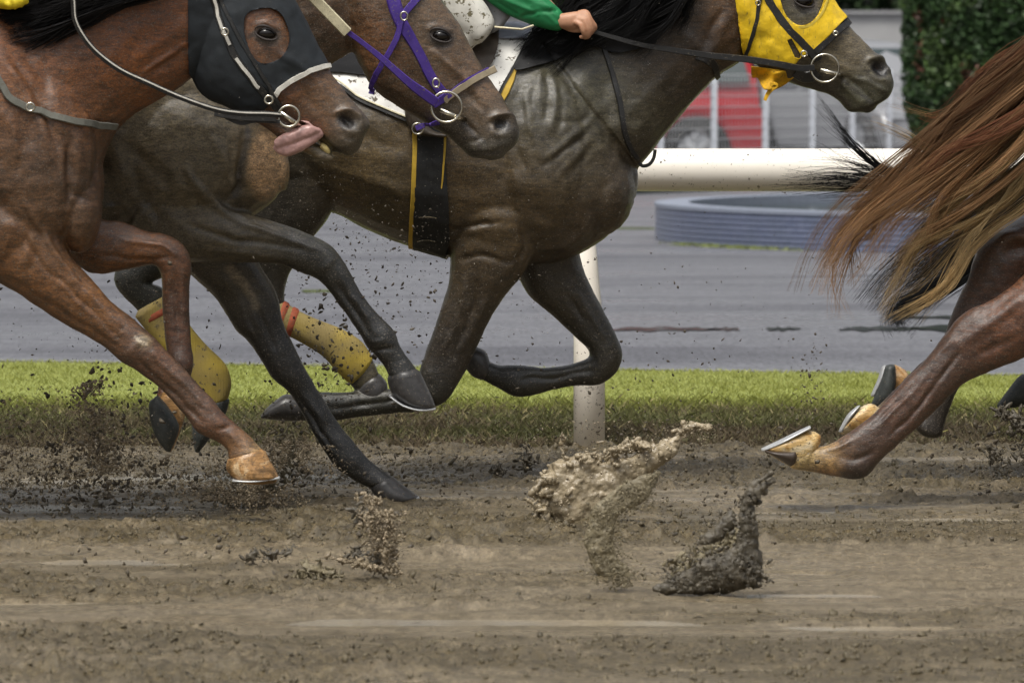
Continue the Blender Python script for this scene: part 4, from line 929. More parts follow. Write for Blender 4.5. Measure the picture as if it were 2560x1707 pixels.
colB = [(440, 350, -.2, .28, gb), (560, 450, -.2, .16, (.16, .125, .095)), (200, 400, 0, .3, (.07, .05, .038)), (-200, 300, 0, .8, (.09, .062, .045)), (672, 400, -.13, .095, (.60, .37, .18)), (700, 470, 0, .05, (.2, .14, .07)), (605, 400, -.1, .04, (.06, .05, .042)), (620, 560, -.11, .1, (.12, .098, .075)), (760, 610, -.11, .09, (.055, .05, .042)), (840, 650, -.1, .08, (.05, .05, .045)), (900, 760, -.1, .12, lg), (960, 850, -.1, .08, (.035, .034, .033)), (1010, 910, -.1, .05, lg), (300, 620, 0, .14, (.06, .045, .035)),  # grey shoulder sheen, barrel shade and groove shade are painted into these tones
  (590, 690, .1, .1, (.085, .07, .052)), (640, 740, .1, .05, (.12, .095, .07)), (700, 850, .1, .1, lg), (780, 980, .1, .1, lg), (860, 1110, .1, .1, (.022, .023, .025)), (950, 1190, .1, .06, lg),
  (800, 60, 0, .2, (.13, .07, .04)), (880, 130, 0, .06, (.30, .19, .11)), (930, 110, -.05, .08, (.28, .12, .05)), (980, 220, -.05, .06, (.15, .08, .045)), (700, 200, 0, .2, (.10, .06, .04)), (1110, 60, -.05, .1, (.20, .12, .075)), (1190, 200, -.05, .09, (.21, .12, .075)), (1150, 260, -.05, .04, (.13, .09, .055)), (1240, 290, -.05, .06, (.15, .105, .08)), (1265, 350, -.03, .05, (.075, .066, .056)), (1200, 380, -.03, .04, (.075, .062, .05)), (1130, 320, -.03, .05, (.06, .045, .035)), (1257, 311, -.05, .017, (.007, .005, .006)), (1104, 92, -.1, .02, (.05, .035, .028))]
bodyB, iB = organism('body', partsB, YB, strB, colB, M_dcoat, HB, spots=[(672, 410, 48, 84, .1, (.40, .25, .13)), ([(618, 325), (608, 390), (602, 450), (590, 490)], 11, (.03, .025, .02)), ([(575, 670), (615, 720), (640, 765)], 12, (.24, .19, .125)), (1254, 311, 20, 14, .15, (.004, .003, .004)), (1103, 94, 34, 24, .2, (.045, .032, .026)), ([(1150, 290), (1180, 330), (1205, 375), (1210, 388)], 4, (.02, .015, .012)), ([(1160, 382), (1200, 386), (1255, 380)], 6, (.035, .03, .026))])  # chest groove shade and the far foreleg's highlight streak are painted on
eye(1103, 90, YB, iB, HB)
strap('cheek_strap', [(975, -40), (983, 0), (1000, 51), (1025, 94), (1051, 140), (1072, 183), (1092, 215), (1112, 240)], [34, 32, 24, 24, 26], M_purple, HB, iB, lift=.006, thick=.006)
strap('browband', [(1004, 42), (1022, 20), (1048, -10), (1060, -30)], 17, M_purple, HB, iB, lift=.008, thick=.005)
strap('throat_strap', [(1004, 50), (991, 98), (962, 149), (940, 191), (928, 236)], 14, M_purple, HB, iB, lift=.012, thick=.005)
strap('rein', [(730, -60), (760, -30), (800, 12), (868, 82)], 26, M_cream, HB, Y=[YB-.30, YB-.2], thick=.01)
strap('rein', [(860, 75), (900, 103), (957, 149), (1020, 205), (1060, 235), (1092, 258)], [13, 12, 17, 24, 24], M_purple, HB, Y=[YB-.20, YB-.17, YB-.12], thick=.005)
strap('noseband', [(1112, 252), (1125, 238), (1183, 200), (1228, 178), (1240, 172)], 17, M_tan, HB, iB, lift=.007, thick=.010)
strap('noseband_edge', [(1120, 234), (1150, 210), (1183, 190), (1222, 170)], 5, M_purple, HB, iB, lift=.006, thick=.006)
strap('bit_strap', [(1082, 262), (1100, 250), (1125, 232)], 20, M_purple, HB, iB, lift=.01)
strap('chin_strap', [(1040, 322), (1060, 314), (1098, 304)], 13, M_purple, HB, iB, lift=.006); ring('buckle', 1044, 322, 13, 4, YB-.06, M_steel, HB)
for (a, b) in ((1053, 228), (1090, 208), (1010, 41)): ring('buckle', a, b, 10, 5, YB-.135, M_steel, HB, squash=.8)
ring('bit_ring', 1116, 268, 36, 6.5, YB-.095, M_steel, HB)
V, Fc = tube([W(1100, 275, YB-.09), W(1142, 293, YB-.08), W(1165, 300, YB-.04)], .0085, 8); mesh_obj('bit', V, Fc, M_steel, HB)
hoof([(1050, 928, 968, 946, .050), (1066, 962, 972, 966, .055), (1080, 992, 982, 988, .058), (1089, 1016, 1000, 1004, .056)], YB, -.11, M_hoofd, HB, shoe=[(976, 986, 972, 991, .04), (1008, 1008, 1006, 1015, .058), (1050, 1020, 1050, 1027, .06), (1088, 1018, 1088, 1025, .03)])
hoof([(984, 1192, 926, 1222, .047), (1005, 1210, 938, 1240, .054), (1028, 1226, 955, 1254, .058), (1046, 1240, 972, 1258, .055)], YB, .10, M_hoofd, HB, shoe=[(968, 1256, 970, 1263, .045), (1010, 1252, 1010, 1260, .058), (1046, 1240, 1048, 1247, .03)])

# ---------------- horse C: olive brown, yellow hood, ridden in green
YC = .15
HC = thing('racehorse', W(1100, 1240, YC)*[1, 1, 0], 'olive brown racehorse in a torn yellow hood, ridden by the jockey in green', 'horse', 'racehorses galloping on the muddy track')
headC = [(1930, -270, 1750, -160, .085), (1985, -190, 1768, -60, .10), (2025, -100, 1800, 40, .105), (2066, -20, 1842, 120, .10), (2109, 43, 1908, 185, .09), (2140, 82, 1968, 205, .074), (2175, 120, 2026, 222, .062), (2207, 152, 2072, 236, .056), (2232, 190, 2100, 256, .055), (2236, 218, 2114, 270, .054), (2222, 248, 2128, 278, .05), (2195, 265, 2158, 280, .034)]
neckC = [(1872, 130, 1700, -300, .10), (1850, 160, 1660, -230, .11), (1800, 190, 1590, -140, .12), (1764, 221, 1520, -50, .13), (1700, 292, 1430, 30, .15), (1650, 352, 1380, 60, .17), (1600, 420, 1330, 68, .2)]
torsoC = [(1582, 400, 1574, 500, .08), (1545, 300, 1545, 560, .16), (1480, 180, 1490, 612, .21), (1390, 100, 1400, 655, .25), (1250, 62, 1250, 662, .28), (1100, 62, 1110, 640, .30), (950, 100, 950, 588, .31), (830, 100, 830, 530, .30), (700, 80, 720, 500, .29), (520, 60, 560, 500, .29), (360, 80, 400, 470, .27), (250, 180, 290, 400, .18)]
nearC = [(1400, 480, 1140, 480, .11), (1360, 590, 1126, 590, .12), (1310, 680, 1125, 670, .10), (1264, 737, 1118, 720, .082), (1228, 793, 1100, 775, .070), (1196, 860, 1078, 845, .060), (1172, 915, 1056, 895, .055), (1148, 958, 1046, 938, .052), (1118, 1000, 1044, 972, .048), (1086, 1016, 1060, 965, .042), (1040, 1030, 1040, 965, .038), (1000, 1032, 1000, 968, .034), (900, 1043, 900, 978, .033), (840, 1052, 835, 980, .040), (790, 1054, 785, 980, .043), (750, 1050, 745, 990, .038)]
farC = [(1450, 520, 1260, 600, .10), (1445, 600, 1285, 670, .10), (1458, 668, 1322, 738, .08), (1490, 740, 1378, 787, .064), (1522, 800, 1424, 830, .056), (1547, 850, 1462, 864, .052), (1555, 892, 1474, 884, .050), (1540, 930, 1468, 896, .046), (1500, 960, 1448, 905, .040), (1444, 964, 1420, 912, .034), (1385, 974, 1362, 917, .032), (1325, 990, 1310, 914, .038), (1282, 990, 1274, 912, .040), (1240, 966, 1246, 912, .034), (1205, 948, 1222, 902, .036)]
nhC = [(900, 260, 620, 240, .17), (880, 420, 590, 420, .15), (830, 530, 580, 560, .12), (770, 610, 585, 640, .085), (725, 680, 590, 710, .06), (712, 740, 600, 770, .05), (725, 770, 650, 812, .04), (788, 802, 755, 850, .034), (852, 827, 810, 884, .036), (896, 853, 845, 918, .042), (928, 895, 872, 955, .038), (948, 935, 896, 985, .036)]
fhC = [(700, 360, 600, 600, .13), (620, 440, 580, 620, .11), (520, 520, 500, 662, .08), (430, 580, 420, 690, .06), (360, 612, 370, 712, .05), (300, 652, 372, 730, .046), (290, 715, 392, 712, .044), (345, 775, 432, 745, .036), (385, 832, 462, 802, .033), (430, 898, 508, 860, .036), (476, 956, 556, 910, .043), (506, 1000, 574, 955, .040), (516, 1030, 570, 1002, .036)]
bl = lambda rows, dy=0, **k: ring_loft(rows, YC, dy=dy, **k)
partsC = [bl([(1870, -240, 1820, -230, .03), (1864, -290, 1816, -280, .032), (1852, -340, 1818, -332, .022), (1838, -380, 1828, -378, .006)], -.055), bl([(1870, -240, 1820, -230, .03), (1864, -290, 1816, -280, .032), (1852, -340, 1818, -332, .022), (1838, -380, 1828, -378, .006)], .055), bl(headC), bl(neckC), bl(torsoC), bl(nearC, -.12), bl(farC, .13), bl(nhC, -.10), bl(fhC, .14), ball(1330, 380, YC-.16, .20, .13, .30), ball(1500, 470, YC-.05, .12, .14, .16), ball(1240, 540, YC-.16, .15, .10, .14), ball(730, 330, YC-.14, .22, .15, .22)]
strC = [
 ([(2094, 226), (2120, 190), (2150, 215), (2185, 262)], 5, -6), ([(2186, 164), (2214, 182)], 15, -20), ([(2168, 160), (2184, 146), (2214, 150), (2232, 180)], 6, 8), ([(2172, 150), (2205, 142), (2232, 180)], 8, 6), ([(2170, 170), (2190, 196), (2225, 200)], 7, 4), ([(2030, 110), (2090, 160), (2150, 178)], 9, 5), ([(2100, 180), (2160, 200), (2215, 232)], 6, 5), ([(2100, 195), (2130, 235), (2160, 262)], 10, 5), ([(2005, 18), (2035, 24)], 8, -3), ([(1980, -8), (2010, -12), (2035, 0)], 7, 5),
 ([(1350, 180), (1344, 230), (1356, 290)], 9, 4.6), ([(1364, 175), (1372, 240), (1362, 300)], 8, -5.8), ([(1384, 190), (1392, 250), (1376, 320)], 8, 4.6), ([(1400, 220), (1408, 270), (1395, 330)], 8, -4.6), ([(1340, 210), (1332, 270)], 9, -5.2), ([(1318, 220), (1325, 300), (1350, 400)], 10, 4.1), ([(1300, 230), (1310, 300)], 10, -4.6),
 ([(1365, 400), (1420, 350), (1460, 320), (1490, 280)], 11, 5.2), ([(1350, 420), (1410, 375), (1450, 350)], 9, -5.2), ([(1390, 440), (1440, 390), (1480, 340)], 10, 4.6), ([(1400, 300), (1440, 310), (1480, 290)], 9, -4.1), ([(1430, 430), (1475, 370)], 9, -3.5), ([(1270, 360), (1285, 420), (1300, 470)], 10, 4.6), ([(1290, 350), (1310, 430)], 8, -4.1),
 ([(1450, 200), (1450, 250), (1430, 300)], 30, 7), ([(1510, 200), (1520, 300), (1540, 400)], 18, -6), ([(1600, 150), (1650, 200), (1600, 300)], 30, 5),
 ([(1130, 575), (1200, 560), (1260, 555)], 7, -6), ([(1150, 650), (1200, 640), (1260, 655), (1310, 640)], 9, -7), ([(1320, 520), (1400, 560), (1450, 600)], 20, -6), ([(1480, 530), (1460, 580), (1400, 620)], 10, 9), ([(1500, 540), (1480, 600)], 7, -6), ([(1200, 480), (1350, 470), (1450, 500)], 30, 5),
 ([(1300, 560), (1310, 620), (1280, 700)], 8, -8), ([(1160, 690), (1150, 780), (1110, 880)], 7, 6), ([(1190, 700), (1170, 800), (1130, 900)], 6, -6), ([(1230, 700), (1190, 800), (1150, 880)], 9, 5), ([(1440, 730), (1480, 790), (1510, 850)], 6, 6, (-.05, .5)), ([(1420, 740), (1460, 800)], 6, -6, (-.05, .5)), ([(1300, 950), (1400, 940), (1480, 925)], 4, -6, (-.05, .5)), ([(820, 1018), (920, 1010), (1040, 1000)], 4, -6),
 ([(860, 350), (900, 420), (980, 500)], 30, 4), ([(700, 300), (760, 400), (850, 480)], 20, -6), ([(900, 330), (960, 360), (1020, 370)], 12, -3), ([(880, 440), (960, 460), (1030, 500)], 16, 4),
 ([(1690, 60), (1740, 130), (1790, 170)], 20, 6), ([(1830, 30), (1790, 110), (1740, 190)], 14, 6), ([(1800, 30), (1760, 110)], 10, -6)]
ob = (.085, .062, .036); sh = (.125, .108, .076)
colC = [(1240, 480, -.2, .22, (.12, .074, .032)), (1350, 250, -.2, .13, (.11, .098, .070)), (1450, 280, -.2, .13, sh), (1420, 390, -.2, .12, (.13, .10, .07)), (1280, 330, -.2, .12, (.085, .07, .05)), (1520, 420, -.1, .1, (.075, .048, .027)), (1450, 560, -.1, .12, (.08, .047, .023)), (1600, 250, 0, .12, (.105, .088, .06)), (1680, 120, 0, .15, (.095, .058, .034)), (1800, 60, -.05, .07, (.15, .075, .035)), (1500, 60, 0, .15, (.05, .04, .03)), (900, 400, -.2, .14, (.18, .12, .06)), (980, 460, -.2, .1, (.12, .085, .045)), (1000, 560, -.1, .1, (.075, .052, .033)), (780, 420, -.1, .12, (.035, .028, .02)), (650, 400, 0, .25, (.04, .032, .024)), (760, 560, 0, .1, (.035, .028, .022)),  # near-black flank and hindquarter tones are shade put into the colour
  (1180, 720, -.12, .12, (.075, .048, .024)), (1120, 850, -.12, .1, (.048, .031, .018)), (1080, 960, -.12, .06, (.038, .032, .024)), (950, 1010, -.12, .12, (.05, .046, .034)), (780, 1015, -.12, .1, (.028, .028, .025)), (1330, 640, .05, .09, (.045, .034, .024)), (1430, 730, .13, .09, (.085, .064, .042)), (1510, 860, .13, .08, (.055, .045, .032)), (1400, 940, .13, .1, (.042, .038, .03)), (1270, 950, .13, .08, (.032, .03, .025)),
  (650, 690, -.1, .09, (.05, .042, .033)), (600, 640, -.1, .07, (.05, .04, .032)), (930, 950, -.1, .05, (.2, .155, .10)), (350, 690, .14, .09, (.030, .030, .026)), (480, 600, .14, .1, (.03, .026, .022)), (540, 1000, .14, .05, (.035, .034, .03)),
  (2000, 20, -.05, .08, (.13, .105, .065)), (2050, 120, -.05, .07, (.17, .13, .08)), (2130, 130, -.05, .06, (.23, .175, .12)), (2190, 170, -.05, .05, (.14, .115, .085)), (2150, 230, -.05, .06, (.105, .095, .058)), (2215, 235, -.03, .04, (.095, .085, .055)), (2050, 210, 0, .06, (.05, .038, .028)), (1960, 150, -.05, .05, (.07, .045, .028)), (2202, 171, -.05, .018, (.007, .005, .006)), (2165, 268, -.02, .03, (.045, .038, .028))]
bodyC, iC = organism('body', partsC, YC, strC, colC, M_coat, HC, spots=[(2200, 173, 23, 15, .6, (.004, .003, .004)), (2012, 8, 34, 22, .2, (.05, .04, .03)), ([(2098, 188), (2130, 215), (2160, 245), (2180, 262)], 4, (.022, .018, .012)), ([(2040, 215), (2090, 240), (2125, 262)], 9, (.035, .028, .02))])
eye(2012, 4, YC, iC, HC)
shell('hood', iC, [(1800, -420), (1838, -200), (1840, 0), (1844, 60), (1853, 131), (1866, 148), (1920, 156), (1985, 162), (2004, 140), (2036, 126), (2074, 86), (2118, 40), (2150, 20), (2150, -420)], M_hood_y, HC,
      holes=[catmull([(2058, 0), (2046, 33), (2025, 57), (1996, 64), (1972, 48), (1955, 18), (1950, -20), (1975, -45), (2030, -45), (2055, -20), (2058, 0)], 4), [(1926, 26), (1952, 66), (1990, 150), (2004, 142), (1975, 90), (1945, 40)]], thick=.004, fold=.011)
strap('eye_piping', [(2064, -10), (2062, 8), (2050, 37), (2027, 61), (1998, 68), (1970, 52)], 7, m_plain('yellow_piping', (.62, .46, .06), .5), HC, iC, lift=.008, thick=.008)
strap('cheek_strap', [(1905, -40), (1921, 0), (1945, 39), (1972, 74), (2002, 104), (2035, 138), (2045, 150)], 22, M_leath, HC, iC, lift=.010, thick=.006)
strap('throat_strap', [(1905, -30), (1898, 9), (1892, 54), (1880, 100), (1868, 143)], 11, M_leath, HC, iC, lift=.012, thick=.006)
strap('noseband', [(2038, 130), (2050, 118), (2076, 94), (2100, 72), (2124, 52)], 19, M_leath, HC, iC, lift=.009, thick=.007)
ring('buckle', 2089, 84, 5, 5, YC-.10, M_steel, HC); ring('buckle', 1895, 8, 6, 3, YC-.13, M_steel, HC); ring('buckle', 2010, 135, 7, 4, YC-.12, M_steel, HC)
strap('rein', [(1478, 78), (1530, 93), (1600, 112), (1689, 127), (1779, 140), (1868, 149), (1950, 162), (1998, 171), (2035, 170)], [10, 12, 15, 17, 17, 16], M_leath, HC, Y=[YC-.24, YC-.24, YC-.2, YC-.16, YC-.12], thick=.006)
strap('rein', [(1478, 80), (1560, 108), (1650, 122)], 8, M_leath, HC, Y=[YC-.1, YC+.05, YC+.1], thick=.006)
strap('martingale', [(1740, 138), (1765, 148), (1784, 165), (1792, 192)], [26, 22, 14], M_leath, HC, iC, lift=.008, thick=.006)
strap('chin_strap', [(1990, 178), (2010, 190), (2030, 188), (2045, 180)], 34, M_leath, HC, iC, lift=.008, thick=.008)
ring('bit_ring', 2062, 171, 35, 5.5, YC-.095, M_steel, HC)
V, Fc = tube([W(2050, 175, YC-.09), W(2092, 186, YC-.08), W(2110, 190, YC-.04)], .0085, 8); mesh_obj('bit', V, Fc, M_steel, HC)
strap('breast_strap', [(1500, 96), (1512, 130), (1532, 190), (1548, 255), (1558, 320), (1574, 370), (1592, 396)], [12, 12, 15, 15, 12], M_leath, HC, iC, lift=.008, thick=.006)
strap('breast_strap', [(1592, 394), (1604, 414), (1622, 412), (1634, 396), (1638, 374)], 9, M_leath, HC, Y=YC-.06, thick=.012)
# flapping torn cloth under the jaw
fl = m_plain('orange_cloth', (.72, .40, .01), .7, .6, (.1, .07, .03), var=.4, scale=18)
V = []; Fc = []; r_ = random.Random(4)
poly = [(1878, 166), (1985, 182), (1972, 205), (1945, 222), (1925, 226), (1908, 222), (1894, 196), (1880, 194)]
cpt = (1925, 188); nr = 9; na = len(catmull(poly+[poly[0]], 4))-1; bp = catmull(poly+[poly[0]], 4)[:-1]
for a in range(nr+1):
    for b in bp:
        u = a/nr; x = cpt[0]+(b[0]-cpt[0])*u; y = cpt[1]+(b[1]-cpt[1])*u
        V.append(W(x, y, YC-.05+.020*math.sin(x*.085+y*.05)+.012*math.sin(y*.11-x*.04)))
V = np.array(V); L = len(bp)
for a in range(nr):
    for b in range(L): Fc.append((a*L+b, a*L+(b+1) % L, (a+1)*L+(b+1) % L, (a+1)*L+b))
V2 = V+np.array([0, .004, 0]); Fc2 = [tuple(q+len(V) for q in reversed(f)) for f in Fc]; rim = [(nr*L+b, nr*L+(b+1) % L, nr*L+(b+1) % L+len(V), nr*L+b+len(V)) for b in range(L)]
mesh_obj('torn_flap', np.concatenate([V, V2]), Fc+Fc2+rim, fl, HC)
strap('torn_ribbon', [(1925, 212), (1940, 214), (1928, 224), (1918, 238), (1912, 252)], [14, 12, 8], fl, HC, Y=YC-.07, thick=.003)
hoof([(752, 990, 748, 1052, .046), (715, 985, 712, 1052, .052), (690, 1000, 690, 1050, .05), (668, 1018, 672, 1048, .045), (654, 1036, 654, 1046, .03)], YC, -.12, M_hoofd, HC)
hoof([(1224, 902, 1205, 950, .044), (1214, 878, 1180, 940, .048), (1190, 866, 1160, 915, .045)], YC, .13, M_hoofd, HC)
hoof([(950, 935, 892, 982, .044), (966, 955, 905, 1010, .05), (970, 975, 925, 1020, .045)], YC, -.10, M_hoofd, HC)
hoof([(574, 1000, 508, 1012, .044), (566, 1030, 492, 1030, .048), (548, 1068, 480, 1050, .05), (522, 1100, 482, 1096, .045), (498, 1130, 487, 1126, .025)], YC, .14, M_sole, HC)
def wrap(rows, dy, name='bandage'):
    V, Fc = ring_loft([(a, b, c, d, e+.005) for a, b, c, d, e in rows], YC, dy=dy, sub=6, n=28); return mesh_obj(name, V, Fc, M_wrap, HC)
wrap([(708, 752, 650, 812, .043), (742, 774, 706, 834, .040), (790, 797, 752, 856, .038), (854, 822, 806, 890, .041), (900, 850, 838, 925, .046), (922, 878, 858, 945, .044), (932, 893, 876, 962, .04)], -.10)
for (a, b, c, d) in ((712, 755, 690, 826), (736, 770, 716, 838)):
    V, Fc = ring_loft([(a, b-3, c-2, d, .048), (a+10, b+2, c+8, d+5, .048)], YC, dy=-.10, sub=2, n=24); mesh_obj('bandage_stripe', V, Fc, M_red, HC)
wrap([(338, 792, 432, 735, .043), (380, 845, 466, 800, .038), (428, 902, 512, 858, .041), (472, 958, 562, 908, .048), (500, 1000, 578, 952, .045), (520, 1018, 574, 985, .04)], .14)
V, Fc = ring_loft([(350, 802, 440, 752, .047), (358, 814, 446, 764, .047)], YC, dy=.14, sub=2, n=24); mesh_obj('bandage_stripe', V, Fc, M_red, HC)
# saddle cloth, flap and girth
M_cloth = m_plain('white_cloth', (.78, .77, .73), .75, .578, (.13, .11, .08), var=.06, sps=38)
M_ycloth = m_plain('yellow_edging', (.55, .36, .04), .6, .66, (.12, .1, .06))
M_girth = m_plain('black_girth', (.014, .015, .016), .6, .665, (.16, .14, .1), var=.3)
cloth = [(640, 60), (1342, 50), (1336, 72), (1312, 108), (1285, 160), (1250, 222), (1236, 252), (1120, 300), (1042, 304), (1000, 288), (960, 272), (900, 246), (830, 200), (700, 150), (640, 140)]
shell('saddle_underlay', iC, [(640, 60), (1000, 60), (985, 170), (940, 196), (900, 194), (860, 189), (700, 188), (640, 150)], m_plain('matt_pad', (.008, .008, .009), .95, .68), HC, off=.012, thick=.004, fold=.006)
shell('saddle_cloth', iC, cloth, M_cloth, HC, off=.004, thick=.004, fold=.006)
def edge(pts, off, w_, mat, name, lift): strap(name, [(a+off[0], b+off[1]) for a, b in pts], w_, mat, HC, iC, lift=lift, thick=.006)
low = [(760, 176), (830, 203), (870, 228), (900, 249), (960, 276), (1000, 292), (1042, 308)]
edge(low, (0, 4), 8, M_leath, 'cloth_binding', .008); edge(low, (2, -3), 4, M_cream, 'cloth_piping', .012)
fr_ = [(1336, 74), (1312, 110), (1285, 162), (1252, 224), (1238, 256)]
edge(fr_, (2, 2), 5, M_leath, 'cloth_binding', .008); strap('yellow_edging', [(1290, 168), (1276, 200), (1262, 230), (1246, 262)], [6, 20, 22, 14], M_ycloth, HC, iC, lift=.005, thick=.004)
shell('grey_pad', iC, [(1200, 70), (1336, 68), (1313, 106), (1200, 104)], m_plain('grey_pad', (.30, .32, .38), .8), HC, off=.014, thick=.004, fold=.004)
shell('saddle_flap', iC, catmull([(1170, 60), (1238, 70), (1244, 110), (1238, 140), (1222, 172), (1190, 200), (1100, 210), (1050, 140), (1060, 60)], 3), m_plain('saddle_leather', (.06, .042, .028), .5, .62), HC, off=.018, thick=.006, fold=.005)
shell('girth', iC, [(1030, 300), (1118, 300), (1114, 420), (1122, 520), (1124, 600), (1118, 655), (1030, 655), (1034, 560), (1038, 420)], M_girth, HC, off=.004, thick=.006)
strap('yellow_edging', [(1028, 306), (1036, 330), (1036, 400), (1032, 500), (1028, 600), (1030, 622)], [12, 12, 12, 14], M_ycloth, HC, iC, lift=.008, thick=.007)
strap('yellow_edging', [(1114, 320), (1111, 380), (1106, 440), (1103, 470)], [8, 6, 3], M_ycloth, HC, iC, lift=.008, thick=.006)
strap('girth_buckle', [(1048, 539), (1070, 537), (1092, 540)], 3, M_steel, HC, iC, lift=.014); strap('girth_buckle', [(1046, 594), (1068, 592), (1090, 596)], 3, M_steel, HC, iC, lift=.014)
# mane: dark hanks lying over the withers and neck
mk = (.006, .006, .0065)
shell('mane_base', iC, catmull([(1334, 70), (1312, 124), (1284, 170), (1300, 178), (1345, 168), (1400, 150), (1440, 126), (1484, 116), (1530, 134), (1580, 128), (1640, 108), (1655, 60), (1720, 0), (1720, -200), (1460, -100), (1400, 20)], 2), m_plain('mane_dark', mk, .6, .66, (.09, .08, .06)), HC, off=.004, thick=.006, fold=.006)
hair('mane', [([(1600, -90), (1500, 10), (1400, 90), (1300, 165)], 360, 90, 30, .02, mk, .5), ([(1700, -120), (1620, -20), (1540, 60), (1450, 120)], 340, 90, 40, .02, mk, .5), ([(1720, -60), (1680, 20), (1620, 80), (1560, 125)], 300, 60, 34, .02, mk, .6), ([(1480, 30), (1420, 80), (1350, 120), (1300, 160)], 200, 40, 22, .02, mk, .5)], M_hair, HC, YC-.19, 7, .0013)

# ---------------- horse D: chestnut with the long blond-brown tail, leaving on the right
YD = -.9
HD = thing('racehorse', W(2900, 1240, YD)*[1, 1, 0], 'leading chestnut racehorse with long tawny tail streaming and pale hooves', 'horse', 'racehorses galloping on the muddy track')
rump = [(2620, 260, 2640, 520, .16), (2680, 80, 2700, 640, .24), (2820, 10, 2840, 660, .28), (3020, 0, 3040, 620, .28), (3300, 20, 3300, 620, .30), (3600, 0, 3600, 650, .30), (3850, -60, 3850, 640, .26), (4000, -100, 4020, 560, .18)]
nearD = [(2700, 350, 2960, 640, .14), (2640, 560, 2840, 800, .11), (2560, 690, 2640, 860, .085), (2480, 750, 2540, 905, .066), (2410, 782, 2462, 934, .055), (2362, 835, 2422, 952, .050), (2318, 895, 2388, 975, .046), (2255, 960, 2340, 1022, .040), (2198, 1020, 2290, 1070, .037), (2150, 1062, 2248, 1108, .038), (2108, 1088, 2205, 1150, .042), (2076, 1108, 2158, 1196, .044), (2056, 1114, 2090, 1192, .040), (2030, 1112, 2030, 1180, .040), (2010, 1100, 1985, 1172, .045)]
farD = [(2640, 500, 2800, 700, .13), (2500, 568, 2640, 640, .10), (2448, 610, 2580, 720, .08), (2424, 683, 2540, 790, .065), (2400, 736, 2500, 850, .055), (2376, 792, 2460, 880, .05), (2350, 860, 2420, 920, .045), (2300, 910, 2370, 970, .038), (2250, 960, 2320, 1020, .036), (2200, 1010, 2270, 1060, .037), (2170, 1040, 2230, 1090, .040), (2160, 1060, 2200, 1100, .036)]
bl = lambda rows, dy=0, **k: ring_loft(rows, YD, dy=dy, **k)
partsD = [bl(rump), bl(nearD, -.09), bl(farD, .10), bl([(3700, 420, 4000, 500, .12), (3850, 640, 3980, 640, .08), (3980, 860, 4050, 850, .05), (3880, 1000, 3930, 1030, .035), (3780, 1080, 3830, 1110, .04)], -.1),
          bl([(3950, 0, 3880, 500, .17), (4150, -150, 4120, 250, .13), (4350, -300, 4320, 0, .11)]), bl([(4250, -380, 4400, -240, .09), (4450, -260, 4330, -120, .10), (4620, -60, 4480, 20, .06), (4680, 20, 4570, 60, .045)])]
strD = [([(2380, 850), (2300, 950), (2200, 1060)], 7, 6), ([(2400, 880), (2320, 985), (2230, 1090)], 6, -8), ([(2360, 880), (2270, 980), (2180, 1060)], 6, -6), ([(2560, 740), (2480, 800), (2400, 860)], 14, 7), ([(2540, 840), (2450, 890)], 12, -6), ([(2180, 1130), (2140, 1150), (2100, 1140)], 8, -5), ([(2130, 1100), (2090, 1120), (2060, 1120)], 6, 5), ([(2010, 1105), (2022, 1130), (2000, 1168)], 5, 4), ([(2030, 1120), (2045, 1150)], 5, -3),
 ([(2500, 590), (2540, 585), (2580, 600)], 12, 8, (-.1, .5)), ([(2500, 640), (2540, 620), (2600, 630)], 18, -14, (-.1, .5)), ([(2440, 640), (2420, 720)], 9, 5, (-.1, .5)), ([(2500, 750), (2440, 780)], 14, -8, (-.1, .5)), ([(2560, 700), (2500, 745), (2420, 775)], 8, 5)]
colD = [(2560, 780, -.1, .14, (.17, .065, .028)), (2440, 850, -.1, .09, (.13, .055, .03)), (2360, 900, -.1, .09, (.085, .045, .032)), (2270, 1010, -.1, .1, (.13, .062, .042)), (2190, 1110, -.1, .07, (.12, .058, .038)), (2150, 1185, -.1, .05, (.04, .022, .018)), (2120, 1120, -.1, .04, (.20, .11, .065)), (2060, 1140, -.1, .045, (.48, .30, .15)), (2010, 1130, -.1, .05, (.55, .40, .22)), (2060, 1180, -.1, .03, (.22, .10, .03)), (2500, 600, .1, .08, (.09, .058, .04)), (2540, 620, .1, .04, (.03, .018, .014)), (2460, 700, .1, .1, (.095, .05, .03)), (2410, 800, .1, .08, (.07, .04, .03)), (2300, 950, .1, .1, (.06, .035, .026)), (2180, 1080, .1, .06, (.55, .42, .26)), (3200, 300, 0, 1.0, (.17, .065, .028))]  # far hind leg is coloured darker for shade, its hollow a painted shadow
bodyD, iD = organism('body', partsD, YD, strD, colD, M_coat, HD)
hD = hoof([(2052, 1088, 1982, 1172, .045), (2034, 1078, 1964, 1160, .052), (2008, 1078, 1940, 1146, .056), (1975, 1092, 1922, 1134, .054), (1935, 1110, 1908, 1122, .035)], YD, -.09, M_hoofp, HD)
V, Fc = ring_loft([(2024, 1064, 2026, 1072, .04), (1990, 1080, 1994, 1088, .056), (1945, 1102, 1950, 1112, .056), (1904, 1120, 1908, 1130, .03)], YD, dy=-.09, n=12); mesh_obj('shoe', V, Fc, M_shoe, HD)
V, Fc = ring_loft([(1990, 1118, 1975, 1166, .058), (1966, 1122, 1955, 1153, .0605), (1935, 1124, 1930, 1138, .058), (1914, 1123, 1913, 1130, .04)], YD, dy=-.094, n=20); mesh_obj('dark_hoof_band', V, Fc, m_plain('hoof_band', (.05, .035, .025), .4), hD)
hoof([(2200, 1020, 2160, 1085, .040), (2178, 1008, 2130, 1088, .048), (2152, 1018, 2104, 1085, .052), (2130, 1040, 2100, 1080, .048)], YD, .03, M_hoofp, HD)
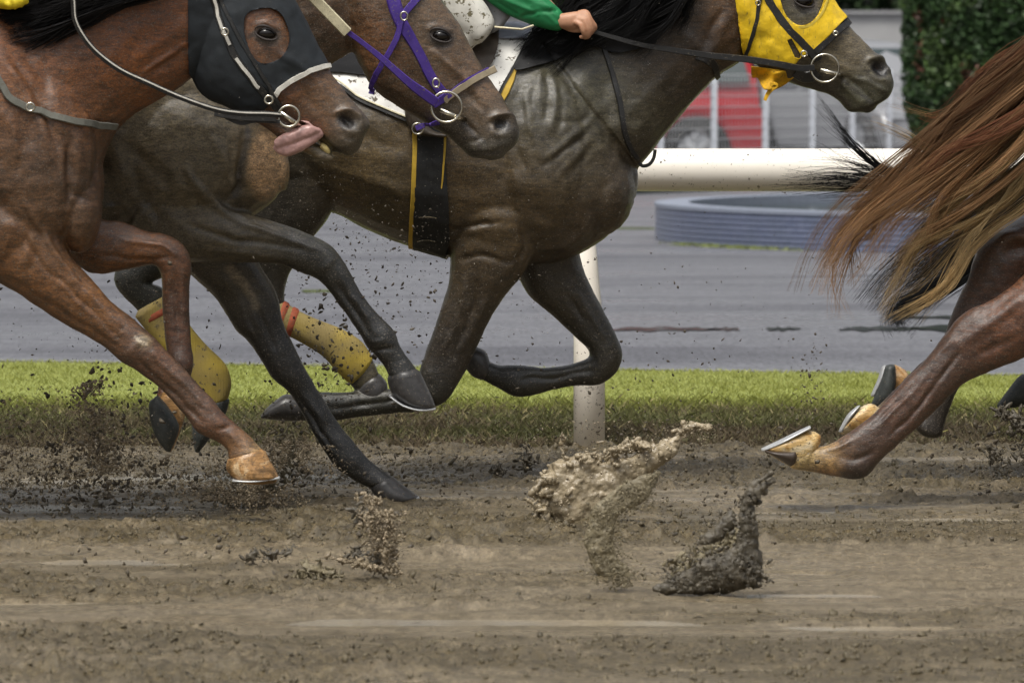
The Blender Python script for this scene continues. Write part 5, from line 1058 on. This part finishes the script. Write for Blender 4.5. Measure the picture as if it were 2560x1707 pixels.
V, Fc = ring_loft([(2150, 1014, 2142, 1016, .03), (2130, 1040, 2118, 1038, .046), (2108, 1078, 2096, 1078, .03)], YD, dy=.02, n=12); mesh_obj('shoe', V, Fc, M_shoe, HD)
ta = (.19, .080, .036); tb = (.35, .205, .10); tc_ = (.50, .36, .18); td = (.10, .05, .028)
TT = [([(2760, 0), (2600, 110), (2480, 190), (2390, 270), (2310, 380)], 320, 70, 26, .03, ta, .5),
      ([(2760, 20), (2620, 160), (2480, 280), (2360, 380), (2230, 480), (2120, 570), (2060, 680), (2035, 760)], 680, 80, 24, .05, tb, .55),
      ([(2760, 40), (2640, 210), (2500, 340), (2380, 430), (2250, 540), (2150, 620), (2085, 700)], 520, 100, 60, .05, (.24, .135, .066), .8),
      ([(2760, 30), (2620, 190), (2470, 300), (2350, 350), (2280, 420)], 380, 90, 40, .04, (.17, .07, .034), .6),
      ([(2780, 60), (2650, 260), (2520, 400), (2400, 500), (2300, 600), (2240, 700), (2200, 790)], 260, 50, 9, .04, tc_, .4),
      ([(2780, 60), (2660, 300), (2560, 420), (2450, 500), (2350, 560), (2250, 650), (2160, 680)], 110, 60, 40, .04, tc_, .6),
      ([(2760, 60), (2620, 260), (2480, 390), (2340, 490), (2240, 560), (2180, 660), (2120, 740)], 240, 90, 60, .05, tb, .6),
      ([(2700, 220), (2590, 380), (2540, 470), (2430, 540), (2330, 590), (2260, 640)], 150, 24, 14, .03, tc_, .4),
      ([(2640, 160), (2480, 260), (2380, 290), (2280, 275), (2200, 250)], 16, 10, 5, .02, tb, .2), ([(2560, 300), (2400, 390), (2330, 378), (2240, 330), (2170, 300)], 22, 8, 5, .02, tc_, .2),
      ([(2500, 200), (2420, 240), (2340, 310), (2290, 300), (2300, 280)], 30, 8, 8, .02, ta, .4), ([(2560, 330), (2470, 420), (2380, 425), (2260, 415)], 20, 8, 6, .02, tc_, .2),
      ([(2520, 360), (2400, 470), (2340, 560), (2318, 660)], 130, 26, 7, .03, (.2, .11, .05), .4), ([(2560, 420), (2440, 560), (2400, 640), (2330, 760), (2260, 820)], 60, 10, 7, .03, tc_, .4),
      ([(2220, 500), (2140, 600), (2110, 700), (2096, 810)], 70, 24, 14, .03, tb, .8), ([(2650, 420), (2560, 520), (2480, 580), (2420, 640), (2360, 720), (2220, 810), (2190, 870)], 60, 10, 8, .03, tc_, .3)]
hair('tail', TT, M_hair, HD, YD-.05, 11, .0011)

# ---------------- horse E: black tail and far legs behind horse D
YE = .25
HE = thing('racehorse', W(3000, 1230, YE)*[1, 1, 0], 'dark racehorse beyond the leader, seen only by its black tail and trailing hooves', 'horse', 'racehorses galloping on the muddy track')
bl = lambda rows, dy=0, **k: ring_loft(rows, YE, dy=dy, **k)
sx_ = 190
partsE = [bl([(a+sx_, b+20, c+sx_, d+10, e) for a, b, c, d, e in rump]),
          bl([(2900, 420, 3080, 640, .13), (2640, 600, 2800, 740, .09), (2520, 700, 2640, 800, .065), (2450, 790, 2540, 850, .05), (2392, 880, 2450, 905, .038), (2350, 955, 2398, 968, .034), (2308, 1035, 2366, 1042, .036), (2310, 1078, 2350, 1090, .036), (2300, 1040, 2300, 1085, .032), (2262, 975, 2270, 1030, .033), (2240, 925, 2262, 985, .038)], -.05),
          bl([(2960, 420, 3160, 640, .13), (2860, 640, 2980, 780, .09), (2780, 760, 2860, 880, .065), (2700, 850, 2760, 920, .045), (2620, 920, 2670, 990, .038), (2560, 945, 2600, 1010, .038)], .12),
          bl([(a+sx_, b+10, c+sx_, d+10, e) for a, b, c, d, e in [(3700, 420, 4000, 500, .12), (3850, 640, 3980, 640, .08), (3980, 860, 4050, 850, .05), (3880, 1000, 3930, 1030, .035), (3780, 1080, 3830, 1110, .04)]], -.1)]
colE = [(3000, 400, 0, 1.0, (.03, .024, .02)), (2600, 800, 0, .2, (.03, .024, .02)), (2330, 1050, 0, .07, (.035, .022, .02)), (2270, 970, 0, .07, (.28, .14, .06)), (2600, 960, 0, .1, (.03, .03, .028))]
bodyE, iE = organism('body', partsE, YE, [], colE, M_dcoat, HE, .009)
hE = hoof([(2264, 925, 2278, 990, .040), (2240, 912, 2268, 985, .046), (2218, 914, 2248, 1000, .05), (2205, 935, 2224, 1015, .05)], YE, -.05, M_hooft, HE)
V, Fc = ring_loft([(2238, 915, 2212, 918, .04), (2240, 955, 2200, 955, .05), (2232, 1000, 2186, 990, .048), (2215, 1022, 2178, 1010, .03)], YE, dy=-.09, n=20); mesh_obj('sole', V, Fc, M_sole, hE)
V, Fc = ring_loft([(2214, 914, 2204, 920, .045), (2204, 950, 2194, 950, .054), (2186, 990, 2177, 988, .04)], YE, dy=-.05, n=14); mesh_obj('shoe', V, Fc, M_shoe, hE)
hoof([(2590, 945, 2600, 1010, .044), (2555, 935, 2560, 1016, .05), (2520, 975, 2530, 1020, .048), (2494, 1010, 2500, 1024, .03)], YE, .12, M_sole, HE)
bk = (.012, .012, .013)
hair('tail', [([(2900, 120), (2740, 320), (2600, 470), (2480, 570), (2370, 650), (2290, 710), (2225, 780), (2208, 810)], 1300, 74, 50, .04, bk, .3), ([(2500, 600), (2390, 690), (2290, 745), (2228, 790), (2246, 835)], 420, 26, 16, .03, bk, .3),
              ([(2900, 140), (2700, 380), (2520, 445), (2400, 446), (2300, 444), (2220, 440)], 200, 24, 30, .04, bk, .5)], M_hair, HE, YE-.02, 13, .0012)
rr_ = np.random.default_rng(8); wisps = []
for (y0, x1, y1, cv) in [(440, 1990, 400, -14), (430, 2030, 372, -8), (455, 1920, 470, 12), (462, 1950, 455, -16), (448, 1900, 420, 10), (470, 1890, 474, -10), (440, 2010, 352, 10), (450, 1960, 430, 16), (458, 2000, 446, -12), (466, 1965, 482, 8), (436, 2060, 392, 14), (444, 1940, 440, -8), (474, 2010, 486, 6), (430, 2035, 236, 34), (432, 2040, 250, 30), (428, 2150, 330, 10), (450, 2050, 420, 20)]:
    wisps.append(([(2420, 445), (2300, (445+y0)/2), (2230, y0), ((2230+x1)/2, (y0+y1)/2+cv), (x1, y1)], 12 if y1 > 260 else 26, 9, 3, .01, bk, .25))
hair('tail_wisps', wisps, M_hair, HE, YE-.03, 14, .0012, 16, 6)
# ------------------------------------------------------------------ riders
def m_skin():
    k = N('skin'); k.set(Base_Color=k.ramp(k.noise(30, 4), [(.3, (.42, .21, .12)), (.7, (.52, .28, .17))]), Roughness=.5); k.b.inputs['Subsurface Weight'].default_value = .05; k.bump(k.noise(160, 3), .3, .002); return k.m
M_skin = m_skin(); M_green = m_plain('green_silk', (.012, .19, .062), .55, .70, (.05, .06, .03), var=.12)
M_breech = m_plain('white_breeches', (.72, .70, .63), .7, .55, (.16, .14, .08), var=.1, sps=34); M_greyc = m_plain('grey_cloth', (.22, .22, .23), .8, .62); M_boot = m_plain('boot_leather', (.045, .035, .026), .4, .6)
YJ = YC
JC = thing('person', W(1150, 260, YJ), 'crouched jockey in green silks and muddy white breeches holding the black reins', 'person')
J = lambda rows, dy=0, Y=YJ, **k: ring_loft(rows, Y, dy=dy, **k)
# the body: head, neck, hand and forearm as one figure; clothing are its children
def fin(px_, r_, Y):
    P = [W(a, b, Y+d) for a, b, d in px_]; P = catmull(P, 4); V, Fc = tube(P, list(np.interp(np.linspace(0, 1, len(P)), np.linspace(0, 1, len(r_)), r_)), 10); return V, Fc
hy = YJ-.245
hand = [ring_loft([(1385, 32, 1380, 74, .024), (1404, 34, 1402, 72, .024), (1425, 31, 1420, 74, .024), (1445, 29, 1440, 74, .022), (1460, 32, 1450, 68, .018)], hy, power=2.3, n=18),
        fin([(1448, 34, 0), (1465, 32, -.005), (1476, 50, -.012), (1488, 69, -.008), (1480, 79, .004)], [.0105, .0105, .0095, .0085, .0075], hy),
        fin([(1448, 40, -.008), (1466, 43, -.016), (1476, 62, -.022), (1480, 80, -.014), (1468, 86, 0)], [.0105, .0105, .0095, .0088, .008], hy),
        fin([(1444, 48, -.014), (1460, 52, -.024), (1469, 72, -.027), (1472, 90, -.018), (1460, 95, -.002)], [.0102, .010, .0092, .0085, .0078], hy),
        fin([(1438, 56, -.018), (1450, 62, -.027), (1457, 78, -.028), (1460, 91, -.018), (1450, 93, -.004)], [.0092, .009, .0082, .0075, .007], hy),
        fin([(1412, 66, .004), (1430, 74, .006), (1448, 76, .004), (1464, 74, -.004)], [.012, .0105, .0092, .008], hy)]
torso_j = [(1040, -240, 1120, -60, .16), (1140, -290, 1200, -110, .18), (1260, -330, 1290, -170, .19), (1340, -340, 1340, -220, .12), (1370, -350, 1390, -260, .06), (1410, -400, 1430, -280, .075), (1440, -420, 1500, -300, .08), (1480, -400, 1530, -330, .07)]
fo = [(1300, -210, 1230, -160, .055), (1290, -130, 1190, -110, .05), (1310, -60, 1190, -40, .048), (1360, -15, 1240, 20, .045), (1386, 10, 1310, 52, .038), (1400, 30, 1386, 74, .028)]
bodyJ = fused('body', hand+[ring_loft(torso_j, YJ), ring_loft([(a, b, c, d, e*.8) for a, b, c, d, e in fo], YJ, dy=-.23)], M_skin, JC, .0035, 3)
V, Fc = join([ring_loft([(a-4, b-6, c-6, d+4, e+.01) for a, b, c, d, e in torso_j[:4]], YJ), ring_loft([(1330, -290, 1240, -200, .06), (1312, -200, 1215, -150, .06), (1310, -120, 1180, -100, .058), (1322, -60, 1175, -38, .055), (1350, -25, 1212, -2, .05), (1378, 4, 1262, 34, .046), (1398, 22, 1310, 56, .042), (1407, 34, 1345, 68, .037), (1409, 44, 1386, 78, .032), (1404, 50, 1399, 77, .028)], YJ, dy=-.235, n=30)])
slv = fused('silk_shirt', [(V, Fc)], M_green, JC, .0045, 3)
P = verts_of(slv.data); Nn = normals_of(slv.data); px_ = PIX(P); dd = np.zeros(len(P))
for path, w_, h_ in (([(1250, -5), (1310, 20), (1345, 34)], 6, 5), ([(1290, -20), (1340, 10), (1375, 20)], 7, 5), ([(1310, 40), (1350, 30), (1390, 28)], 5, -5), ([(1355, 0), (1380, 28), (1395, 44)], 5, 4), ([(1330, 15), (1370, 40), (1392, 60)], 5, 3), ([(1240, 5), (1290, 36)], 5, -5)):
    dd += h_*.001*np.exp(-(seg_dist(px_, path)/w_)**2)
slv.data.vertices.foreach_set('co', (P+Nn*dd[:, None]).astype(np.float32).ravel()); slv.data.update()
fused('helmet', [ring_loft([(1420, -420, 1400, -330, .09), (1440, -450, 1420, -330, .11), (1480, -460, 1470, -340, .115), (1530, -430, 1500, -350, .09), (1560, -380, 1520, -360, .06)], YJ)], M_green, JC, .006, 4)
fused('breeches', [ring_loft([(1000, -200, 1060, -40, .10), (1060, -150, 1070, 0, .11), (1120, -90, 1085, 40, .09), (1180, -30, 1120, 78, .078), (1220, 20, 1160, 98, .066), (1236, 54, 1186, 112, .055), (1228, 76, 1196, 108, .04)], YJ, dy=-.27, n=26), ring_loft([(1236, 60, 1160, 30, .056), (1214, 90, 1130, 60, .055), (1190, 112, 1100, 90, .05), (1150, 160, 1075, 130, .045)], YJ, dy=-.27)], M_breech, JC, .005, 4, .004, 12)
fused('boot', [ring_loft([(1160, 130, 1080, 100, .05), (1120, 190, 1050, 150, .045), (1080, 260, 1020, 220, .04), (1060, 300, 1010, 270, .04), (1090, 330, 1030, 330, .04), (1130, 335, 1100, 345, .035)], YJ, dy=-.33)], M_boot, JC, .006, 4)
fused('knee_patch', [ring_loft([(1262, -30, 1210, -20, .04), (1282, 10, 1214, 30, .045), (1278, 40, 1230, 66, .045), (1262, 62, 1222, 84, .04)], YJ, dy=-.19)], M_greyc, JC, .005, 4, .005, 20)
ties = tube([W(a, b, YJ-.30) for a, b in [(1236, 68), (1270, 71), (1305, 74), (1334, 64)]], .0035, 6); mesh_obj('girth_cord', *ties, M_cream, JC)

# rider of the nearest horse: only a yellow glove shows
JA = thing('person', W(-200, -100, YA), 'rider with a yellow glove at the upper left corner, over the dark mane', 'person')
gy_ = YA-.24
fused('body', [ring_loft([(-380, -420, -340, -220, .16), (-250, -480, -240, -260, .18), (-130, -520, -140, -330, .15), (-90, -540, -90, -420, .06), (-60, -600, -40, -450, .08), (-10, -590, 20, -480, .08)], YA), ring_loft([(-150, -380, -220, -330, .05), (-150, -240, -240, -230, .05), (-130, -140, -200, -90, .045), (-60, -60, -90, -10, .035), (-10, -28, -20, 14, .026)], gy_)], M_skin, JA, .006, 4)
M_yg = m_plain('yellow_glove', (.75, .58, .02), .6, .7)
fused('glove', [ring_loft([(-40, -40, -50, 12, .03), (0, -34, -4, 22, .03), (30, -28, 24, 18, .026), (48, -20, 40, 12, .02)], gy_),
      fin([(30, -22, 0), (50, -18, -.006), (62, -4, -.012), (66, 8, 0)], [.012, .012, .010, .009], gy_), fin([(28, -14, -.01), (44, -8, -.018), (52, 6, -.02), (52, 15, -.006)], [.012, .012, .010, .009], gy_),
      fin([(22, -4, -.014), (34, 2, -.022), (40, 12, -.02), (36, 19, -.006)], [.012, .011, .010, .009], gy_), fin([(12, 6, -.016), (22, 12, -.022), (26, 18, -.014)], [.011, .010, .009], gy_), fin([(0, 12, 0), (26, 16, .004), (46, 12, .004)], [.013, .011, .009], gy_)], M_yg, JA, .004, 3)
fused('silk_shirt', [ring_loft([(-390, -430, -340, -210, .17), (-250, -490, -240, -250, .19), (-130, -530, -140, -320, .16)], YA), ring_loft([(-140, -400, -230, -330, .06), (-140, -240, -250, -230, .06), (-120, -145, -205, -85, .055), (-62, -72, -92, 0, .042)], gy_)], m_plain('yellow_silk', (.6, .45, .02), .6), JA, .006, 4)
fused('breeches', [ring_loft([(-420, -400, -340, -200, .10), (-300, -240, -340, -80, .09), (-180, -160, -260, -20, .07), (-170, -100, -240, 0, .055)], YA, dy=-.26), ring_loft([(-170, -120, -230, -90, .055), (-230, 20, -290, -10, .05), (-300, 160, -350, 130, .04), (-260, 220, -320, 220, .035)], YA, dy=-.3)], M_breech, JA, .006, 4)
fused('helmet', [ring_loft([(-70, -620, -80, -500, .09), (-40, -650, -50, -500, .11), (10, -650, 0, -520, .11), (60, -590, 40, -540, .07)], YA)], M_yg, JA, .006, 4)

# ------------------------------------------------------------------ thrown mud
def blob_path(rnd, path, n, spread, rmin, rmax, Y, dsp=.05, stretch=1.0):
    G = catmull(path, 6); out = []
    for _ in range(n):
        t = rnd.random()*(len(G)-1); i = int(t); f = t-i; g = G[i]*(1-f)+G[min(i+1, len(G)-1)]*f
        s = g[2] if len(g) > 2 else spread
        x = g[0]+rnd.normal()*s*.5; y = g[1]+rnd.normal()*s*.5
        r = (rmin+(rmax-rmin)*rnd.random()**2.2)
        out.append((W(x, y, Y+rnd.normal()*dsp), r))
    return out
def splash(name, groups, mat, label, Y, seed, voxel=.0038, disp=.005, stuff=False, lofts=(), fr=34, ridge=0):
    rnd = np.random.default_rng(seed); C = []; S = []
    ymax = max(q[1] for g in groups for q in g[0])+18; Yg = min(Y, F*1.42/(ymax-154)-20.0)
    for g in groups:
        for p, r in blob_path(rnd, *g[:4], g[4], Yg, g[6]): C.append(p); S.append(r)
    C = np.array(C); S = np.array(S)
    V, Fc = octa(len(C), rnd, C, S, (2.3, .8, .55))
    V, Fc = join([(list(V), [tuple(map(int, f)) for f in Fc])]+[ring_loft(q, Yg) for q in lofts])
    me = bake(V, Fc, [('REMESH', dict(mode='VOXEL', voxel_size=voxel, use_smooth_shade=True)), ('SMOOTH', dict(factor=.5, iterations=2))])
    P = verts_of(me); Nn = normals_of(me); P = P+Nn*(disp*fbm(P*fr, 4, 5, .6)+ridge*(.35-np.abs(fbm(P*14, 2, 8))))[:, None]; me.vertices.foreach_set('co', P.astype(np.float32).ravel()); me.update()
    me.materials.clear(); me.materials.append(mat); me.name = name
    o = bpy.data.objects.new(name, me); COL.objects.link(o)
    return tag(o, label, 'mud splash', kind='stuff' if stuff else None)
k = N('milky_mud'); k.set(Base_Color=k.mix(1.0, (.30, .245, .16), k.ramp(k.noise(24, 4, .6), [(.3, .62), (.7, 1.35)]), 'MULTIPLY'), Roughness=.3); k.bump(k.noise(60, 4), .6, .008); M_milk = k.m
k = N('dark_mud'); k.set(Base_Color=k.mix(1.0, (.085, .072, .05), k.ramp(k.noise(40, 4, .7), [(.3, .45), (.7, 1.6)]), 'MULTIPLY'), Roughness=.5); k.bump(k.noise(120, 4), .6, .006); M_dmud = k.m
M_spr = m_plain('flying_mud', (.27, .215, .14), .45, None, var=.5, scale=30)
k = N('brown_mud'); k.set(Base_Color=k.mix(1.0, (.165, .138, .082), k.ramp(k.noise(45, 4, .7), [(.3, .55), (.7, 1.5)]), 'MULTIPLY'), Roughness=.55); k.bump(k.noise(120, 4), .6, .006); M_bmud = k.m
YS = .1
splash('mud_splash', [([(1375, 1290, 50), (1400, 1230, 70), (1420, 1170, 60), (1440, 1150, 30)], 120, 50, .0015, .0055, YS, .04),
                      ([(1430, 1250, 80), (1480, 1200, 90), (1540, 1170, 70), (1590, 1160, 44), (1640, 1130, 30), (1690, 1090, 20), (1720, 1068, 8)], 200, 50, .0015, .0055, YS, .04),
                      ([(1380, 1180, 10), (1362, 1230, 16), (1350, 1270, 16), (1370, 1300, 30)], 200, 20, .004, .012, YS, .03), ([(1700, 1080, 8), (1735, 1062, 5), (1775, 1070, 5)], 70, 6, .002, .005, YS, .02),
                      ([(1410, 1150, 8), (1408, 1110, 5), (1404, 1086, 3)], 50, 5, .002, .006, YS, .02), ([(1450, 1150, 12), (1550, 1130, 16), (1620, 1110, 14)], 200, 12, .003, .008, YS, .03)],
       M_milk, 'milky tan mud water splash rising in front of the white post', YS, 1, .0034, .013, fr=30, ridge=.022,
       lofts=([(1352, 1240, 1345, 1296, .008), (1372, 1190, 1370, 1312, .03), (1398, 1150, 1400, 1322, .04), (1430, 1146, 1440, 1326, .044), (1470, 1140, 1476, 1306, .042), (1510, 1152, 1520, 1275, .03), (1550, 1146, 1560, 1240, .028), (1590, 1136, 1590, 1200, .024), (1630, 1118, 1640, 1172, .02), (1665, 1096, 1676, 1145, .016), (1695, 1078, 1705, 1108, .010), (1722, 1064, 1728, 1078, .005), (1745, 1058, 1748, 1065, .003), (1775, 1068, 1776, 1072, .002)],))
def curtain(rows, n, Y, label, mat, seed, smin=.0009, smax=.0036, pw=3, spread=.35):
    """a thin sheet of mud broken into thousands of droplets; rows: x1,y1,x2,y2 across the sheet"""
    rnd = np.random.default_rng(seed); A = catmull(rows, 8); ymax = max(max(q[1], q[3]) for q in rows)+14; Yg = min(Y, F*1.42/(ymax-154)-20.0)
    C = []; S = []
    for _ in range(n):
        t = rnd.random()*(len(A)-1); i = int(t); f = t-i; a = A[i]*(1-f)+A[min(i+1, len(A)-1)]*f
        u = np.clip(.5+rnd.normal()*spread, -.4, 1.4)
        x = a[0]*u+a[2]*(1-u)+rnd.normal()*3; y = a[1]*u+a[3]*(1-u)+rnd.normal()*3
        w_ = fbm(np.array([[x*.03, y*.03, seed]]), 2, 5)[0]
        if w_ < -.25+rnd.normal()*.1: continue
        C.append(W(x, y, Yg+rnd.normal()*.035)); S.append(smin+(smax-smin)*rnd.random()**pw)
    V, Fc = octa(len(C), rnd, np.array(C), np.array(S), (1.5, .8, .8))
    return tag(mesh_obj('mud_curtain', V, Fc, mat), label, 'mud', kind='stuff')
curtain([(1650, 1180, 1640, 1192), (1600, 1195, 1625, 1240), (1530, 1225, 1590, 1262), (1480, 1275, 1552, 1290), (1460, 1340, 1538, 1336), (1470, 1400, 1545, 1380), (1500, 1445, 1570, 1415), (1560, 1470, 1610, 1450)], 3500, -.1, 'curved brown curtain of mud drops falling below the milky splash', M_bmud, 2)
splash('mud_splash', [([(1500, 1260, 20), (1500, 1340, 20), (1540, 1420, 20)], 60, 20, .002, .004, -.1, .03)], M_bmud, 'curved brown ribbon of wet mud linking the milky splash to the track', -.1, 22, .0034, .009, fr=44, ridge=.012,
       lofts=([(1650, 1180, 1640, 1192, .006), (1600, 1195, 1625, 1236, .012), (1530, 1225, 1590, 1262, .018), (1482, 1275, 1546, 1290, .020), (1462, 1340, 1532, 1336, .020), (1472, 1400, 1538, 1380, .016), (1502, 1442, 1562, 1414, .012), (1556, 1466, 1596, 1446, .008), (1600, 1474, 1620, 1462, .004)],))
curtain([(1330, 1290, 1400, 1330), (1380, 1140, 1460, 1320), (1500, 1110, 1560, 1250), (1650, 1080, 1680, 1150), (1780, 1060, 1790, 1080)], 900, -.1, 'fine tan droplets round the milky splash', M_milk, 5, .0008, .003, 3, .5)
curtain([(640, 1090, 790, 1110), (620, 1150, 800, 1160), (560, 1200, 740, 1220), (500, 1250, 700, 1262)], 6000, -.7, 'brown fan of mud drops behind the chestnut foreleg', M_spr, 3, .0009, .0045, 4, .35)
curtain([(200, 960, 250, 950), (190, 1040, 260, 1040), (200, 1120, 290, 1110), (230, 1190, 330, 1180)], 2200, -1.3, 'thin ragged trail of brown mud in front of the left horses', M_spr, 4, .0012, .0055, 4, .35)
curtain([(0, 1060, 0, 1240), (150, 1050, 150, 1250), (320, 1080, 300, 1260), (480, 1120, 480, 1270), (640, 1160, 640, 1270)], 9000, -1.2, 'low mist of brown drops over the wet track at the left', M_spr, 6, .0008, .004, 4, .4)
curtain([(1700, 1480, 1640, 1440), (1760, 1470, 1700, 1380), (1850, 1470, 1790, 1340), (1910, 1440, 1850, 1250), (1905, 1340, 1840, 1220)], 1100, -1.0, 'dark drops around the raised clump of mud', M_dmud, 8, .001, .006, 3, .42)
curtain([(915, 1235, 975, 1250), (920, 1290, 985, 1290), (930, 1340, 985, 1345), (925, 1400, 975, 1410), (850, 1400, 1000, 1440)], 2600, -.55, 'dark ragged column of mud drops under the black hoof', M_spr, 9, .0012, .0065, 3, .4)
splash('mud_splash', [([(1650, 1470, 22), (1730, 1465, 36), (1800, 1440, 60), (1850, 1400, 56), (1870, 1330, 36), (1872, 1270, 16), (1866, 1230, 10)], 60, 40, .002, .005, -1.0, .05),
                      ([(1860, 1290, 12), (1880, 1240, 9), (1900, 1225, 6), (1930, 1200, 5)], 110, 8, .003, .007, -1.0, .02), ([(1870, 1400, 30), (1885, 1440, 24)], 200, 20, .003, .009, -1.0, .04)],
       M_dmud, 'dark clump of mud thrown up with a thin raised streak at its top', -1.0, 3, .0032, .012, fr=40, ridge=.014,
       lofts=([(1632, 1462, 1636, 1482, .012), (1700, 1436, 1700, 1484, .02), (1760, 1398, 1770, 1482, .028), (1820, 1375, 1830, 1480, .034), (1870, 1360, 1880, 1452, .03), (1898, 1380, 1900, 1418, .016)], [(1836, 1410, 1886, 1410, .03), (1846, 1345, 1894, 1350, .024), (1850, 1302, 1888, 1306, .018), (1856, 1262, 1882, 1264, .012), (1866, 1228, 1880, 1234, .008), (1884, 1206, 1892, 1215, .006), (1910, 1190, 1915, 1199, .004), (1930, 1176, 1934, 1184, .003)], [(1742, 1350, 1752, 1366, .010), (1780, 1322, 1796, 1346, .016), (1810, 1296, 1832, 1318, .016), (1824, 1280, 1836, 1290, .008)]))
splash('mud_splash', [([(1745, 1352, 10), (1780, 1335, 20), (1815, 1320, 22), (1828, 1298, 14)], 260, 14, .002, .006, -1.0, .03)], M_dmud, 'small dark mud lump hanging left of the thin streak', -1.0, 4, stuff=True)
splash('mud_splash', [([(1690, 1430, 26), (1760, 1400, 36), (1800, 1370, 36), (1850, 1350, 30)], 480, 30, .004, .012, -.94, .04)], M_bmud, 'brown foamy mud between the dark clump and the track', -.94, 5)
splash('mud_splash', [([(700, 1090, 30), (735, 1120, 50), (700, 1170, 60), (640, 1210, 60), (600, 1250, 50)], 260, 40, .003, .010, -.7, .08), ([(760, 1120, 40), (720, 1150, 50)], 300, 40, .002, .006, -.7, .06), ([(540, 1240, 30), (620, 1240, 40), (700, 1200, 30)], 300, 30, .003, .010, -.7, .06)],
       M_bmud, 'brown spray of mud behind the chestnut foreleg hoof', -.7, 6, stuff=True)
splash('mud_splash', [([(930, 1250, 20), (945, 1290, 40), (950, 1340, 34), (955, 1400, 30), (940, 1420, 16)], 220, 26, .002, .008, -.55, .05), ([(890, 1290, 20), (920, 1280, 20)], 80, 16, .003, .01, -.55, .04), ([(860, 1400, 20), (900, 1380, 14), (985, 1400, 16)], 110, 12, .003, .009, -.55, .04)],
       M_dmud, 'clods of dark mud dropping from the black hoof', -.55, 7, stuff=True)
splash('mud_splash', [([(620, 1395, 16), (660, 1385, 22), (700, 1390, 14), (745, 1365, 10)], 220, 12, .002, .008, -1.4, .04)], M_dmud, 'flat dark clod of mud skimming the track surface', -1.4, 8, stuff=True)
splash('mud_splash', [([(730, 1440, 24), (790, 1430, 30), (830, 1440, 20)], 260, 20, .003, .009, -1.5, .04)], M_bmud, 'brown crumbling clod right of the flat dark one', -1.5, 9, stuff=True)
splash('mud_splash', [([(2500, 1030, 16), (2540, 1050, 24), (2560, 1110, 30), (2590, 1160, 40)], 420, 30, .003, .011, .2, .06), ([(2470, 1120, 16), (2500, 1150, 24), (2490, 1190, 16)], 160, 20, .003, .009, .2, .05)],
       M_dmud, 'dark mud flying at the right edge under the trailing hoof', .2, 10, stuff=True)
splash('mud_splash', [([(1310, 1130, 16), (1330, 1150, 20), (1300, 1170, 16)], 130, 16, .003, .009, .3, .04), ([(1240, 1170, 16), (1250, 1180, 18)], 80, 16, .003, .009, .3, .04)], M_dmud, 'small dark clods left of the milky splash', .3, 11, stuff=True)

# countless airborne drops and specks
def spray(seed, clusters, mat, label, smin=.0012, smax=.0075, pw=4):
    rnd = np.random.default_rng(seed); C = []; S = []
    for (x, y, sx, sy, n, Yc, sY, k_) in clusters:
        px_ = x+rnd.normal(size=n)*sx; py_ = y+rnd.normal(size=n)*sy; YY = Yc+rnd.normal(size=n)*sY
        for a, b, c in zip(px_, py_, YY):
            c = min(c, F*1.42/(max(b, 200)+14-154)-20.0)
            p = W(a, b, c)
            if p[2] > .01: C.append(p); S.append((smin+(smax-smin)*rnd.random()**pw)*k_*.72)
    V, Fc = octa(len(C), rnd, np.array(C), np.array(S), (1.35, 1, .9))
    return tag(mesh_obj('mud_spray', V, Fc, mat), label, 'mud', kind='stuff')
cl = [(350, 1080, 60, 90, 260, -1.0, .4, 1.3), (240, 1010, 20, 80, 160, -1.3, .2, 1.5), (60, 1150, 100, 60, 420, -1.0, .4, 1.5), (240, 1150, 60, 60, 320, -1.1, .3, 1.6), (560, 1150, 160, 90, 650, -.8, .4, 1.2), (720, 1180, 60, 60, 300, -.7, .3, 1.5),
      (150, 850, 160, 120, 260, -1.0, .5, .9), (640, 800, 260, 160, 500, -.6, .6, .8), (900, 760, 140, 120, 420, -.4, .5, .9), (830, 850, 60, 60, 160, -.5, .3, 1.5), (820, 960, 60, 60, 160, -.4, .3, 1.5), (760, 480, 90, 80, 700, -.4, .3, .55), (980, 620, 90, 60, 200, -.4, .4, .8),
      (1150, 760, 160, 160, 300, -.4, .5, .8), (1600, 850, 260, 160, 420, .2, .5, .75), (1500, 1100, 160, 80, 420, .0, .3, 1.0), (1800, 1250, 120, 90, 200, -.9, .3, 1.2), (2030, 950, 20, 60, 140, .1, .2, 1.0), (2080, 1080, 200, 60, 160, .0, .4, .8),
      (2480, 1120, 70, 60, 360, .1, .3, 1.4), (950, 1180, 120, 90, 500, -.5, .3, 1.1), (940, 1330, 40, 60, 220, -.6, .2, 1.7), (500, 1330, 180, 50, 260, -1.2, .3, 1.3), (1900, 430, 200, 60, 60, 1.0, .5, .7), (1280, 900, 500, 300, 500, -.3, .8, .6), (1100, 1180, 130, 60, 300, -.2, .3, 1.1), (330, 1210, 160, 40, 300, -1.1, .3, 1.6)]
spray(1, cl, m_plain('speck_mud', (.075, .06, .04), .6), 'countless dark mud specks flying through the air')
cl2 = [(560, 1080, 120, 90, 1200, -.5, .5, .5), (100, 1120, 200, 70, 1100, -.7, .5, .55), (900, 560, 260, 200, 900, -.8, .3, .42), (1200, 760, 200, 200, 700, -.4, .3, .42), (800, 1020, 160, 60, 500, -.3, .4, .5), (1450, 450, 260, 260, 500, -.4, .3, .35), (500, 500, 300, 250, 500, -1.5, .2, .35)]
spray(2, cl2, m_plain('speck_water', (.30, .27, .22), .3), 'fine pale water droplets hanging in the air', .001, .0042, 3)
# blade of grass and a few stems at the trampled verge
b_ = tube([W(a, b, 1.9) for a, b in [(2305, 1080), (2335, 1082), (2360, 1078), (2372, 1074)]], [.0006, .0016, .0014, .0004], 5)
tag(mesh_obj('grass_stem', *b_, m_plain('stem_yellow', (.45, .42, .12), .5)), 'single yellow grass stem lying beyond the leading hooves', 'grass')
